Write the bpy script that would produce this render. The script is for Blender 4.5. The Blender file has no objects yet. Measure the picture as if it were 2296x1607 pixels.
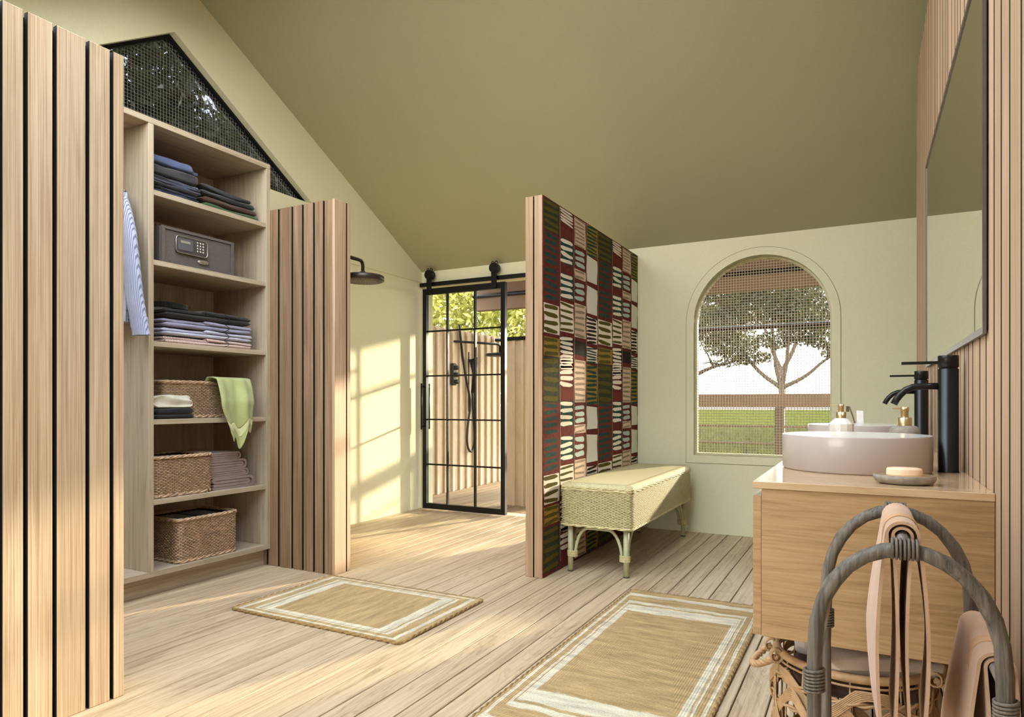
import bpy, bmesh, math, random
from math import sin, cos, pi, radians, sqrt
from mathutils import Vector, noise
from mathutils.geometry import tessellate_polygon
R = random.Random(7)
S = bpy.context.scene
COL = S.collection

# ------------------------------------------------------------ camera, world, sun, exposure
cam = bpy.data.cameras.new('camera'); co = bpy.data.objects.new('camera', cam); COL.objects.link(co)
co.location = (0, 0, 1); co.rotation_euler = (radians(90), 0, radians(27.85))
cam.sensor_width = 36; cam.lens = 36*1499/2296; cam.shift_y = 0.04334; cam.clip_start = .02; cam.clip_end = 400
S.camera = co
S.view_settings.view_transform = 'Standard'; S.view_settings.look = 'None'
S.view_settings.exposure = 1.05; S.view_settings.gamma = 1.0
try: S.view_settings.use_curve_mapping = False
except Exception: pass
W = bpy.data.worlds.new('world'); S.world = W; W.use_nodes = True
nt = W.node_tree; nt.nodes.clear()
wo = nt.nodes.new('ShaderNodeOutputWorld'); bg = nt.nodes.new('ShaderNodeBackground')
tc = nt.nodes.new('ShaderNodeTexCoord'); sp = nt.nodes.new('ShaderNodeSeparateXYZ'); rp = nt.nodes.new('ShaderNodeValToRGB')
nt.links.new(tc.outputs['Generated'], sp.inputs[0]); nt.links.new(sp.outputs['Z'], rp.inputs[0])
rp.color_ramp.elements[0].position = 0.0; rp.color_ramp.elements[0].color = (1, .955, .86, 1)
rp.color_ramp.elements[1].position = 0.7; rp.color_ramp.elements[1].color = (.78, .87, 1, 1)
nt.links.new(rp.outputs[0], bg.inputs[0]); nt.links.new(bg.outputs[0], wo.inputs[0])
bg.inputs[1].default_value = 4.6
sun = bpy.data.lights.new('sun', 'SUN'); so = bpy.data.objects.new('sun', sun); COL.objects.link(so)
sun.energy = 6.5; sun.angle = radians(1.6); sun.color = (1, .87, .66)
so.rotation_euler = Vector((.385, 1, .24)).to_track_quat('Z', 'Y').to_euler(); so.location = (3, 8, 5)

# ------------------------------------------------------------ node materials
MATS = {}
def srgb(r, g, b):
    f = lambda c: (c/255)/12.92 if c/255 <= .04045 else ((c/255+.055)/1.055)**2.4
    return (f(r), f(g), f(b), 1)
def newmat(name):
    m = bpy.data.materials.new(name); m.use_nodes = True; MATS[name] = m
    n = m.node_tree.nodes; b = n['Principled BSDF']; return m, n, m.node_tree.links, b
def ramp(n, stops):
    r = n.new('ShaderNodeValToRGB'); e = r.color_ramp.elements
    while len(e) < len(stops): e.new(.5)
    for k, (p, c) in enumerate(stops): e[k].position = p; e[k].color = c
    return r
def math_(n, l, op, a, b=None):
    m = n.new('ShaderNodeMath'); m.operation = op
    for i, v in enumerate((a, b)):
        if v is None: continue
        if isinstance(v, (int, float)): m.inputs[i].default_value = v
        else: l.new(v, m.inputs[i])
    return m.outputs[0]
def coords(n, l, scale, rnd=True):
    t = n.new('ShaderNodeTexCoord'); mp = n.new('ShaderNodeMapping'); mp.inputs['Scale'].default_value = scale
    if rnd:
        oi = n.new('ShaderNodeObjectInfo'); v = n.new('ShaderNodeVectorMath'); v.operation = 'SCALE'
        v.inputs[0].default_value = (37, 53, 71); l.new(oi.outputs['Random'], v.inputs['Scale'])
        ad = n.new('ShaderNodeVectorMath'); l.new(t.outputs['Object'], ad.inputs[0]); l.new(v.outputs[0], ad.inputs[1])
        l.new(ad.outputs[0], mp.inputs[0])
    else: l.new(t.outputs['Object'], mp.inputs[0])
    return mp.outputs[0]
def noise_(n, l, vec, scale=1, detail=4, rough=.55, dist=0):
    t = n.new('ShaderNodeTexNoise'); t.inputs['Scale'].default_value = scale; t.inputs['Detail'].default_value = detail
    t.inputs['Roughness'].default_value = rough; t.inputs['Distortion'].default_value = dist
    l.new(vec, t.inputs['Vector']); return t.outputs['Fac']
def bump_(n, l, h, b, strength=.3, dist=.01):
    bp = n.new('ShaderNodeBump'); bp.inputs['Strength'].default_value = strength; bp.inputs['Distance'].default_value = dist
    l.new(h, bp.inputs['Height']); l.new(bp.outputs[0], b.inputs['Normal'])
def wood(name, cols, axis='Z', fine=90, rough=.6, bump=.35, var=.25, long=2.0, spec=.3, blotch=.35, figure=.10):
    m, n, l, b = newmat(name)
    sc = {'X': (long, fine, fine), 'Y': (fine, long, fine), 'Z': (fine, fine, long)}[axis]
    s2 = {'X': (.7, 7, 7), 'Y': (7, .7, 7), 'Z': (7, 7, .7)}[axis]
    v1 = coords(n, l, sc); v2 = coords(n, l, s2)
    f1 = noise_(n, l, v1, 1, 6, .65, .3); f2 = noise_(n, l, v2, 1, 4, .6, 1.2)
    # cathedral figure: rings of a distorted low frequency field
    wv = math_(n, l, 'FRACT', math_(n, l, 'MULTIPLY', f2, 9.0))
    ring = math_(n, l, 'POWER', math_(n, l, 'ABSOLUTE', math_(n, l, 'SUBTRACT', math_(n, l, 'MULTIPLY', wv, 2), 1)), 3)
    mixv = math_(n, l, 'ADD', math_(n, l, 'MULTIPLY', f1, .68), math_(n, l, 'MULTIPLY', f2, blotch))
    mixv = math_(n, l, 'SUBTRACT', mixv, math_(n, l, 'MULTIPLY', ring, figure))
    r = ramp(n, [(.28, cols[0]), (.48, cols[1]), (.68, cols[2])]); l.new(mixv, r.inputs[0])
    oi = n.new('ShaderNodeObjectInfo'); hs = n.new('ShaderNodeHueSaturation'); l.new(r.outputs[0], hs.inputs['Color'])
    l.new(math_(n, l, 'ADD', math_(n, l, 'MULTIPLY', oi.outputs['Random'], var), 1-var/2), hs.inputs['Value'])
    l.new(hs.outputs[0], b.inputs['Base Color']); b.inputs['Roughness'].default_value = rough
    b.inputs['Specular IOR Level'].default_value = spec
    if bump: bump_(n, l, mixv, b, bump, .004)
    return m
def plain(name, c, rough=.5, metal=0, spec=.5, nz=0, nscale=20, bump=0, c2=None, bscale=None, bd=.003, coat=0):
    m, n, l, b = newmat(name); b.inputs['Base Color'].default_value = c; b.inputs['Roughness'].default_value = rough
    b.inputs['Metallic'].default_value = metal; b.inputs['Specular IOR Level'].default_value = spec
    if coat: b.inputs['Coat Weight'].default_value = coat
    v = coords(n, l, (1, 1, 1))
    f = noise_(n, l, v, nscale, 5, .6)
    c2 = c2 or tuple(min(1, x*(1+.35)) for x in c[:3]) + (1,)
    if nz or c2:
        k = nz or .15
        c0 = tuple(x*(1-k) for x in c[:3]) + (1,)
        r = ramp(n, [(.35, c0), (.65, tuple(a*(1-k)+b_*k for a, b_ in zip(c[:3], c2[:3]))+(1,))]); l.new(f, r.inputs[0]); l.new(r.outputs[0], b.inputs['Base Color'])
    if bump: bump_(n, l, noise_(n, l, v, bscale or nscale*6, 3, .6), b, bump, bd)
    return m
def fabric(name, c, weave=900, bump=.4, nz=.18, stripes=None):
    """cloth: fine crossing threads; stripes=(axis,pitch,width,colour)"""
    m, n, l, b = newmat(name); b.inputs['Roughness'].default_value = .95; b.inputs['Specular IOR Level'].default_value = .1
    b.inputs['Sheen Weight'].default_value = .25
    v = coords(n, l, (1, 1, 1), False); f = noise_(n, l, v, 14, 4, .6); g = noise_(n, l, v, weave, 2, .7)
    c0 = tuple(x*(1-nz) for x in c[:3])+(1,); c1 = tuple(min(1, x*(1+nz)) for x in c[:3])+(1,)
    r = ramp(n, [(.3, c0), (.7, c1)]); l.new(math_(n, l, 'ADD', math_(n, l, 'MULTIPLY', f, .5), math_(n, l, 'MULTIPLY', g, .5)), r.inputs[0])
    out = r.outputs[0]
    for (ax, pitch, wd, col) in (stripes or []):
        s = n.new('ShaderNodeSeparateXYZ'); l.new(v, s.inputs[0])
        fr = math_(n, l, 'FRACT', math_(n, l, 'ADD', math_(n, l, 'DIVIDE', s.outputs[ax], pitch), 100.0))
        k = math_(n, l, 'LESS_THAN', fr, wd)
        mx = n.new('ShaderNodeMix'); mx.data_type = 'RGBA'; l.new(math_(n, l, 'MULTIPLY', k, .75), mx.inputs['Factor']); l.new(out, mx.inputs['A']); mx.inputs['B'].default_value = col
        out = mx.outputs['Result']
    l.new(out, b.inputs['Base Color'])
    bump_(n, l, g, b, bump, .0015)
    return m
def wallpaint(name, c):
    m, n, l, b = newmat(name); b.inputs['Roughness'].default_value = .85; b.inputs['Specular IOR Level'].default_value = .15
    v = coords(n, l, (1, 1, 1), False)
    sy = n.new('ShaderNodeMapping'); sy.inputs['Scale'].default_value = (260, 260, 60); l.new(v, sy.inputs[0])
    sz = n.new('ShaderNodeMapping'); sz.inputs['Scale'].default_value = (60, 60, 330); l.new(v, sz.inputs[0])
    g = math_(n, l, 'ADD', noise_(n, l, sy.outputs[0], 1, 2), noise_(n, l, sz.outputs[0], 1, 2))
    f = noise_(n, l, v, 1.3, 3)
    r = ramp(n, [(.3, tuple(x*.93 for x in c[:3])+(1,)), (.7, tuple(x*1.05 for x in c[:3])+(1,))])
    l.new(math_(n, l, 'ADD', math_(n, l, 'MULTIPLY', g, .35), math_(n, l, 'MULTIPLY', f, .3)), r.inputs[0])
    l.new(r.outputs[0], b.inputs['Base Color']); bump_(n, l, g, b, .25, .002)
    return m
def glassmat(name, tint=(1, 1, 1, 1), refl=.08):
    m, n, l, b = newmat(name); n.remove(b); o = [x for x in n if x.type == 'OUTPUT_MATERIAL'][0]
    t = n.new('ShaderNodeBsdfTransparent'); t.inputs[0].default_value = tint
    g = n.new('ShaderNodeBsdfGlossy'); g.inputs['Roughness'].default_value = .01
    fz = n.new('ShaderNodeFresnel'); fz.inputs['IOR'].default_value = 1.45
    mx = n.new('ShaderNodeMixShader'); ge = n.new('ShaderNodeNewGeometry'); l.new(math_(n, l, 'MULTIPLY', math_(n, l, 'MULTIPLY', fz.outputs[0], refl/.04*.5), math_(n, l, 'SUBTRACT', 1.0, ge.outputs['Backfacing'])), mx.inputs[0])
    l.new(t.outputs[0], mx.inputs[1]); l.new(g.outputs[0], mx.inputs[2]); l.new(mx.outputs[0], o.inputs[0]); return m
def leafmat(name, c1, c2, tr=.45):
    m, n, l, b = newmat(name); o = [x for x in n if x.type == 'OUTPUT_MATERIAL'][0]
    v = coords(n, l, (1, 1, 1), False); f = noise_(n, l, v, 3.1, 5, .8)
    r = ramp(n, [(.35, c1), (.65, c2)]); l.new(f, r.inputs[0]); l.new(r.outputs[0], b.inputs['Base Color']); b.inputs['Roughness'].default_value = .5
    t = n.new('ShaderNodeBsdfTranslucent'); l.new(r.outputs[0], t.inputs[0])
    mx = n.new('ShaderNodeMixShader'); mx.inputs[0].default_value = tr; l.new(b.outputs[0], mx.inputs[1]); l.new(t.outputs[0], mx.inputs[2]); l.new(mx.outputs[0], o.inputs[0]); return m
def rugmat(name, hx, hy, bx, by):
    """braided jute: bands that follow the edge, in object space (centre origin)"""
    m, n, l, b = newmat(name); b.inputs['Roughness'].default_value = .95; b.inputs['Specular IOR Level'].default_value = .08
    v = coords(n, l, (1, 1, 1), False); s = n.new('ShaderNodeSeparateXYZ'); l.new(v, s.inputs[0])
    wob = math_(n, l, 'MULTIPLY', math_(n, l, 'SUBTRACT', noise_(n, l, v, 9, 4, .6), .5), .16)
    dx = math_(n, l, 'DIVIDE', math_(n, l, 'SUBTRACT', hx, math_(n, l, 'ABSOLUTE', s.outputs[0])), bx)
    dy = math_(n, l, 'DIVIDE', math_(n, l, 'SUBTRACT', hy, math_(n, l, 'ABSOLUTE', s.outputs[1])), by)
    d = math_(n, l, 'ADD', math_(n, l, 'MINIMUM', dx, dy), wob)
    tan, crm = srgb(182, 156, 112), srgb(216, 207, 182)
    r = ramp(n, [(0, tan), (.17, tan), (.19, crm), (.30, crm), (.32, tan), (.54, tan), (.56, crm), (.64, crm), (.66, tan), (.70, tan), (.72, crm), (.97, crm), (1, tan)])
    l.new(d, r.inputs[0])
    st = n.new('ShaderNodeMapping'); st.inputs['Scale'].default_value = (5, 26, 1) if hy > hx else (26, 4, 1); l.new(v, st.inputs[0])
    f = noise_(n, l, st.outputs[0], 1, 5, .7); g = noise_(n, l, v, 260, 3, .7)
    # braid chevrons
    wx = math_(n, l, 'SINE', math_(n, l, 'MULTIPLY', dx, bx*2*pi/.009)); wy = math_(n, l, 'SINE', math_(n, l, 'MULTIPLY', dy, by*2*pi/.009))
    sel = math_(n, l, 'LESS_THAN', dx, dy)
    mb = n.new('ShaderNodeMix'); l.new(sel, mb.inputs[0]); l.new(wy, mb.inputs[2]); l.new(wx, mb.inputs[3])
    k = math_(n, l, 'ADD', math_(n, l, 'MULTIPLY', f, .9), math_(n, l, 'MULTIPLY', g, .75))
    k = math_(n, l, 'ADD', k, math_(n, l, 'MULTIPLY', mb.outputs[0], .035))
    hs = n.new('ShaderNodeHueSaturation'); l.new(r.outputs[0], hs.inputs['Color'])
    l.new(math_(n, l, 'ADD', math_(n, l, 'MULTIPLY', k, 1.7), -.42), hs.inputs['Value']); l.new(hs.outputs[0], b.inputs['Base Color'])
    bump_(n, l, math_(n, l, 'ADD', math_(n, l, 'MULTIPLY', mb.outputs[0], .5), g), b, .6, .003)
    return m

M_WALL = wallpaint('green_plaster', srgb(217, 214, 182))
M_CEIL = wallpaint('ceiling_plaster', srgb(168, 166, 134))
OAK = (srgb(128, 96, 68), srgb(184, 146, 110), srgb(216, 184, 148))
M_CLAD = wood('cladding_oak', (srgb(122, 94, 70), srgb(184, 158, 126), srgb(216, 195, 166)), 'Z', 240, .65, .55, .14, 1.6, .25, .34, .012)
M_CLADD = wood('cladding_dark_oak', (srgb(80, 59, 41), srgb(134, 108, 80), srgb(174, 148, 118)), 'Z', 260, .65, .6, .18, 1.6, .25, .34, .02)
M_SLAT = wood('slat_oak', (srgb(128, 96, 74), srgb(178, 149, 118), srgb(206, 180, 150)), 'Z', 200, .6, .3, .16, 1.2, .25, .34, .015)
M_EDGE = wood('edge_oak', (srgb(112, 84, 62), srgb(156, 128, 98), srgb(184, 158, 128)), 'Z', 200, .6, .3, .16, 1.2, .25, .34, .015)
M_FLOOR = wood('floor_oak', (srgb(142, 120, 92), srgb(190, 168, 136), srgb(212, 193, 162)), 'Y', 70, .45, .3, .12, 1.3, .35, .32, .10)
M_CLOSET = wood('closet_ash', (srgb(150, 134, 112), srgb(176, 160, 136), srgb(190, 175, 152)), 'Z', 60, .55, .1, .05, 1.2)
M_CLOSETY = wood('closet_ash_shelf', (srgb(150, 134, 112), srgb(176, 160, 136), srgb(190, 175, 152)), 'Y', 60, .55, .1, .05, 1.2)
M_VAN = wood('vanity_oak', (srgb(140, 108, 72), srgb(172, 138, 96), srgb(188, 156, 114)), 'X', 130, .38, .06, .06, 6, .5)
M_TOP = wood('counter_oak', (srgb(172, 138, 102), srgb(196, 164, 126), srgb(208, 180, 144)), 'X', 90, .12, .02, .03, 4, .6)
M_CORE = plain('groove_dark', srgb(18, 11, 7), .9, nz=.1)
M_BLK = plain('black_metal', srgb(12, 12, 13), .4, .3, .4)
M_TAP = plain('matt_black_metal', srgb(30, 29, 27), .32, .5, .5)
M_GREY = plain('grey_metal', srgb(108, 100, 96), .4, .5)
M_RAT = wood('grey_rattan', (srgb(50, 46, 40), srgb(98, 92, 82), srgb(134, 126, 112)), 'Z', 120, .5, .8, .1, 7, .4)
M_RATX = wood('grey_rattan_bar', (srgb(60, 54, 48), srgb(108, 100, 92), srgb(140, 130, 118)), 'Y', 120, .4, .6, .1, 7, .5)
M_WICK = plain('wicker_cane', srgb(196, 166, 134), .6, nz=.3, nscale=40, bump=.3)
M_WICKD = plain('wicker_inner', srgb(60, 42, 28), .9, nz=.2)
M_BENCH = plain('bench_cane', srgb(205, 192, 142), .6, nz=.2, nscale=60, bump=.3)
M_BLEG = plain('bench_leg_paint', srgb(176, 174, 136), .5, nz=.08)
M_HYA = plain('laundry_cane', srgb(186, 150, 108), .55, nz=.25, nscale=30, bump=.4)
M_CER = plain('glazed_stoneware', srgb(182, 172, 164), .24, 0, .45, nz=.10, nscale=3, coat=.15)
M_CERW = plain('white_glaze', srgb(232, 228, 224), .15, 0, .6, nz=.02)
M_GOLD = plain('brushed_brass', srgb(208, 184, 140), .36, .9)
M_STONE = plain('grey_stone', srgb(150, 140, 126), .6, nz=.25, nscale=60, bump=.4)
M_SOAP = plain('soap_bar', srgb(236, 204, 172), .45, nz=.04)
M_GLASS = glassmat('clear_glass', (.96, .97, .95, 1), .05)
M_TINT = glassmat('tinted_glass', (.36, .37, .42, 1), .10)
M_MIR, n_, l_, b_ = newmat('mirror_glass'); b_.inputs['Base Color'].default_value = (.93, .94, .9, 1); b_.inputs['Metallic'].default_value = 1; b_.inputs['Roughness'].default_value = .01
M_MESH = plain('beige_mesh', srgb(176, 160, 138), .7, nz=.05)
M_BEAM = plain('beam_paint', srgb(122, 96, 76), .7, nz=.08, nscale=6)
M_FENCE = plain('fence_board', srgb(192, 170, 142), .7, nz=.1, nscale=8)
M_POST = plain('post_timber', srgb(96, 82, 66), .8, nz=.2)
M_LAWN = plain('lawn', srgb(72, 76, 32), .95, spec=0, nz=.5, nscale=2.5, bump=.6)
M_DECK = wood('deck_oak', (srgb(96, 80, 58), srgb(134, 112, 84), srgb(150, 128, 98)), 'Y', 60, .6, .2, .12, 1.3, .3, .32, .05)
M_BARK = plain('bark', srgb(86, 70, 54), .9, nz=.3, bump=.6)
M_LEAF = leafmat('leaf_olive', srgb(34, 38, 20), srgb(84, 86, 44))
M_LEAFY = leafmat('leaf_yellow', srgb(128, 130, 56), srgb(214, 206, 112), .5)
M_LEAFY2 = leafmat('grass_blade', srgb(34, 40, 14), srgb(92, 96, 40), .3)
M_LEAFD = leafmat('leaf_dark', srgb(52, 58, 36), srgb(112, 110, 66), .3)

# ------------------------------------------------------------ mesh builder
class MB:
    def __init__(s): s.v = []; s.f = []; s.m = []; s.sm = []; s.cm = 0; s.smooth = False
    def add(s, vs, fs, smooth=None):
        o = len(s.v); s.v += [tuple(p) for p in vs]
        for f in fs: s.f.append(tuple(i+o for i in f)); s.m.append(s.cm); s.sm.append(s.smooth if smooth is None else smooth)
        return s
    def box(s, x0, x1, y0, y1, z0, z1, bv=0):
        if not bv:
            v = [(x, y, z) for x in (x0, x1) for y in (y0, y1) for z in (z0, z1)]
            return s.add(v, [(0, 1, 3, 2), (4, 6, 7, 5), (0, 4, 5, 1), (2, 3, 7, 6), (0, 2, 6, 4), (1, 5, 7, 3)], False)
        bm = bmesh.new(); bmesh.ops.create_cube(bm, size=1)
        for q in bm.verts: q.co = ((x0+x1)/2+q.co.x*(x1-x0), (y0+y1)/2+q.co.y*(y1-y0), (z0+z1)/2+q.co.z*(z1-z0))
        bmesh.ops.bevel(bm, geom=bm.edges[:], offset=bv, segments=1, affect='EDGES')
        s.bm(bm, False); return s
    def bm(s, bm, smooth=True):
        bm.verts.index_update(); s.add([q.co for q in bm.verts], [[q.index for q in f.verts] for f in bm.faces], smooth); bm.free()
    def prism(s, poly, mp, a, b, smooth=False):
        """poly of (u,w); mp(u,w,t)->xyz; extruded from t=a to t=b"""
        k = len(poly); v = [mp(u, w, a) for u, w in poly]+[mp(u, w, b) for u, w in poly]
        s.add(v, [tuple(range(k-1, -1, -1)), tuple(range(k, 2*k))], False)
        s.add(v, [(i, (i+1) % k, k+(i+1) % k, k+i) for i in range(k)], smooth); return s
    def holed(s, loops, mp, a, b):
        fl = [p for lp in loops for p in lp]
        tr = tessellate_polygon([[Vector((p[0], p[1], 0)) for p in lp] for lp in loops])
        n = len(fl); v = [mp(u, w, a) for u, w in fl]+[mp(u, w, b) for u, w in fl]
        fs = [tuple(t) for t in tr]+[tuple(n+i for i in reversed(t)) for t in tr]
        o = 0
        for lp in loops:
            k = len(lp); fs += [(o+i, o+(i+1) % k, n+o+(i+1) % k, n+o+i) for i in range(k)]; o += k
        s.add(v, fs, False); return s
    def tube(s, pts, r, sides=8, closed=False, cap=True, flat=None, smooth=True, twist=0):
        pts = [Vector(p) for p in pts]; n = len(pts); rs = r if isinstance(r, (list, tuple)) else [r]*n
        vs = []; up = None
        for i, p in enumerate(pts):
            t = (pts[(i+1) % n]-pts[i-1]) if closed else (pts[min(i+1, n-1)]-pts[max(i-1, 0)])
            t.normalize()
            if up is None: up = Vector((0, 0, 1)) if abs(t.z) < .9 else Vector((1, 0, 0))
            sd = t.cross(up)
            if sd.length < 1e-6: sd = t.cross(Vector((1, 0.3, 0)))
            sd.normalize(); up = sd.cross(t).normalized()
            a_, b_ = (1, 1) if not flat else flat
            for k in range(sides):
                q = 2*pi*k/sides+twist*i+pi/sides
                vs.append(p+sd*(cos(q)*rs[i]*a_)+up*(sin(q)*rs[i]*b_))
        fs = []
        for i in range(n if closed else n-1):
            j = (i+1) % n
            for k in range(sides): fs.append((i*sides+k, i*sides+(k+1) % sides, j*sides+(k+1) % sides, j*sides+k))
        if cap and not closed: s.add(vs, fs+[tuple(range(sides))[::-1], tuple((n-1)*sides+k for k in range(sides))], smooth)
        else: s.add(vs, fs, smooth)
        return s
    def lathe(s, prof, c=(0, 0, 0), seg=32, ex=1, ey=1, smooth=True, fac=None):
        vs = []; n = len(prof)
        for k in range(seg):
            a = 2*pi*k/seg
            for r, z in prof: vs.append((c[0]+r*ex*cos(a), c[1]+r*ey*sin(a), c[2]+z))
        fs = [(k*n+i, ((k+1) % seg)*n+i, ((k+1) % seg)*n+i+1, k*n+i+1) for k in range(seg) for i in range(n-1)]
        s.add(vs, fs, smooth)
        if prof[0][0] > 1e-5: s.add([vs[k*n] for k in range(seg)], [tuple(range(seg))[::-1]], False)
        if prof[-1][0] > 1e-5: s.add([vs[k*n+n-1] for k in range(seg)], [tuple(range(seg))], False)
        return s
    def grid(s, nu, nv, fn, smooth=True, closeu=False):
        vs = [fn(i/(nu if closeu else nu-1), j/(nv-1)) for i in range(nu) for j in range(nv)]
        fs = [(i*nv+j, ((i+1) % nu)*nv+j, ((i+1) % nu)*nv+j+1, i*nv+j+1) for i in range(nu if closeu else nu-1) for j in range(nv-1)]
        s.add(vs, fs, smooth); return s
    def build(s, name, mat, parent=None, loc=(0, 0, 0), label=None, solid=0, auto=True):
        me = bpy.data.meshes.new(name); me.from_pydata(s.v, [], s.f)
        for mm in (mat if isinstance(mat, (list, tuple)) else [mat]): me.materials.append(mm)
        me.polygons.foreach_set('material_index', s.m); me.polygons.foreach_set('use_smooth', s.sm)
        bm = bmesh.new(); bm.from_mesh(me); bmesh.ops.recalc_face_normals(bm, faces=bm.faces); bm.to_mesh(me); bm.free()
        me.update()
        o = bpy.data.objects.new(name, me); COL.objects.link(o); o.location = loc
        if parent: o.parent = parent
        if label: o['label'] = label
        if solid:
            md = o.modifiers.new('thickness', 'SOLIDIFY'); md.thickness = solid; md.offset = 0
        return o
def tag(o, label=None, cat=None, group=None, kind=None):
    for k, v in (('label', label), ('category', cat), ('group', group), ('kind', kind)):
        if v: o[k] = v
    return o
def thing(name, label, cat, loc=(0, 0, 0), group=None, kind=None, rz=0):
    o = bpy.data.objects.new(name, None); COL.objects.link(o); o.location = loc; o.rotation_euler.z = rz; o.empty_display_size = .05
    return tag(o, label, cat, group, kind)
def bx(name, m, d, parent=None, bv=0, loc=(0, 0, 0)): return MB().box(*d, bv=bv).build(name, m, parent, loc)
def copy_tree(o, loc, parent=None):
    c = o.copy(); COL.objects.link(c); c.location = loc if parent is None else o.location
    if parent: c.parent = parent; c.matrix_parent_inverse = o.matrix_parent_inverse
    for ch in list(o.children): copy_tree(ch, None, c)
    return c

XG, YB, XW, XR = -3.74, 5.24, .247, .95      # gable wall, back wall, slatted wall face, outer wall
RY, RZ, SL, Y0 = 2.655, 3.654, .545, -.55      # ridge, roof slope, front of the house
ceilz = lambda y: RZ-SL*abs(y-RY)

# ------------------------------------------------------------ structure
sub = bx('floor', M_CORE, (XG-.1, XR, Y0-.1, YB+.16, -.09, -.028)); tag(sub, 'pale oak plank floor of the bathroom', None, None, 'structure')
xs = [XG]; 
while xs[-1] < XW: xs.append(xs[-1]+.100+R.random()*.012)
for i in range(len(xs)-1): bx('floor_plank', M_FLOOR, (0, xs[i+1]-xs[i]-.0048, 0, YB+.16-Y0, -.028, 0), sub, .002, (xs[i], Y0, 0))
mpx = lambda u, w, t: (t, u, w); mpy = lambda u, w, t: (u, t, w)
tri = [(1.49, 2.52), (RY, 3.272), (3.82, 2.52)]
g = MB().holed([[(Y0-.1, 0), (YB+.12, 0), (YB+.12, ceilz(YB+.12)), (RY, RZ), (Y0-.1, ceilz(Y0-.1))], tri], mpx, XG, XG-.14).build('wall_left', M_WALL); tag(g, 'pale green plastered gable wall with a triangular window', None, None, 'structure')
WX, WR, WZ0, WZ1 = -.6925, .4835, .598, 1.614
arch = lambda r, z0, n=32: [(WX-r, z0), (WX+r, z0)]+[(WX+r*cos(pi*k/n), WZ1+r*sin(pi*k/n)) for k in range(n+1)]
DX0, DX1, DZ = -3.70, -1.75, 2.10
w = MB().holed([[(XG-.14, 0), (XR+.1, 0), (XR+.1, ceilz(YB)+.02), (XG-.14, ceilz(YB)+.02)], [(DX0, 0.0005), (DX1, 0.0005), (DX1, DZ), (DX0, DZ)], arch(WR, WZ0)], mpy, YB, YB+.12).build('wall_back', M_WALL)
tag(w, 'pale green back wall with an arched window and a doorway', None, None, 'structure')
c = MB().prism([(YB+.125, ceilz(YB+.125)), (RY, RZ), (RY, RZ+.14), (YB+.125, ceilz(YB+.125)+.14)], mpx, XG-.3, XR+.2)
sk = MB().holed([[(Y0-.4, XG-.3), (RY, XG-.3), (RY, XR+.2), (Y0-.4, XR+.2)], [(.2, -3.2), (2.3, -3.2), (2.3, -2.05), (.2, -2.05)], [(.2, -1.8), (2.4, -1.8), (2.4, -.4), (.2, -.4)]], lambda u, v, t: (v, u, ceilz(u)+t), 0, .14)  # two unseen roof holes added so sky light reaches the room
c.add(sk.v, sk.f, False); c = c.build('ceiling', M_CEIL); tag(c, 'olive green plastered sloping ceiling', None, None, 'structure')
w = bx('wall_right', M_WALL, (XR, XR+.1, Y0, YB, 0, 3.7)); tag(w, 'outer plastered wall behind the slatted wall', None, None, 'structure')
w = MB().holed([[(XG, 0), (XR, 0), (XR, ceilz(Y0)), (XG, ceilz(Y0))], [(-2.2, .0005), (-.75, .0005), (-.75, 1.86), (-2.2, 1.86)]], mpy, Y0-.1, Y0).build('wall_front', M_WALL)  # opening behind the camera added and sized for the sky light it admits
tag(w, 'front wall with an unseen opening added to let sky light in', None, None, 'structure')
t1 = bx('trim_1', M_WALL, (XG, XG+.006, 3.09, YB, 2.145, 2.157)); tag(t1, 'thin trim line on the gable wall', None, None, 'structure')

# windows
def casing(name, par): pass
wn = MB().holed([arch(WR+.056, WZ0-.06), arch(WR, WZ0)], mpy, YB-.0035, YB+.02).build('window_1', M_WALL); tag(wn, 'arched window with flush casing and fine square mesh', None, None, 'structure')
MB().holed([arch(WR+.0015, WZ0-.0015), arch(WR-.014, WZ0+.014)], mpy, YB+.055, YB+.115).build('window_frame', plain('window_frame_paint', srgb(196, 190, 150), .5), wn)
MB().prism(arch(WR-.012, WZ0+.012), mpy, YB+.095, YB+.099).build('pane', M_GLASS, wn)
mesh = MB(); p = .0205; k = 1; ri = WR-.013
while k*p < 2*WR:
    x = WX-WR+k*p; dx = abs(x-WX)
    if dx < ri: mesh.box(x-.0020, x+.0020, YB+.070, YB+.0735, WZ0+.013, WZ1+sqrt(ri*ri-dx*dx))
    k += 1
z = WZ0+.013+p
while z < WZ1+ri-.01:
    hw = ri if z < WZ1 else sqrt(ri*ri-(z-WZ1)**2)
    mesh.box(WX-hw, WX+hw, YB+.0735, YB+.077, z-.0020, z+.0020); z += p
tag(mesh.build('mesh_screen', M_MESH, wn), kind='stuff')
MB().holed([arch(WR+.0585, WZ0-.0625), arch(WR+.0560, WZ0-.0600)], mpy, YB-.0042, YB-.0001).build('shadow_line', plain('casing_groove_shade', srgb(120, 114, 84), .9), wn)  # raised dark strip, coloured as the shade of a groove around the casing
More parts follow.
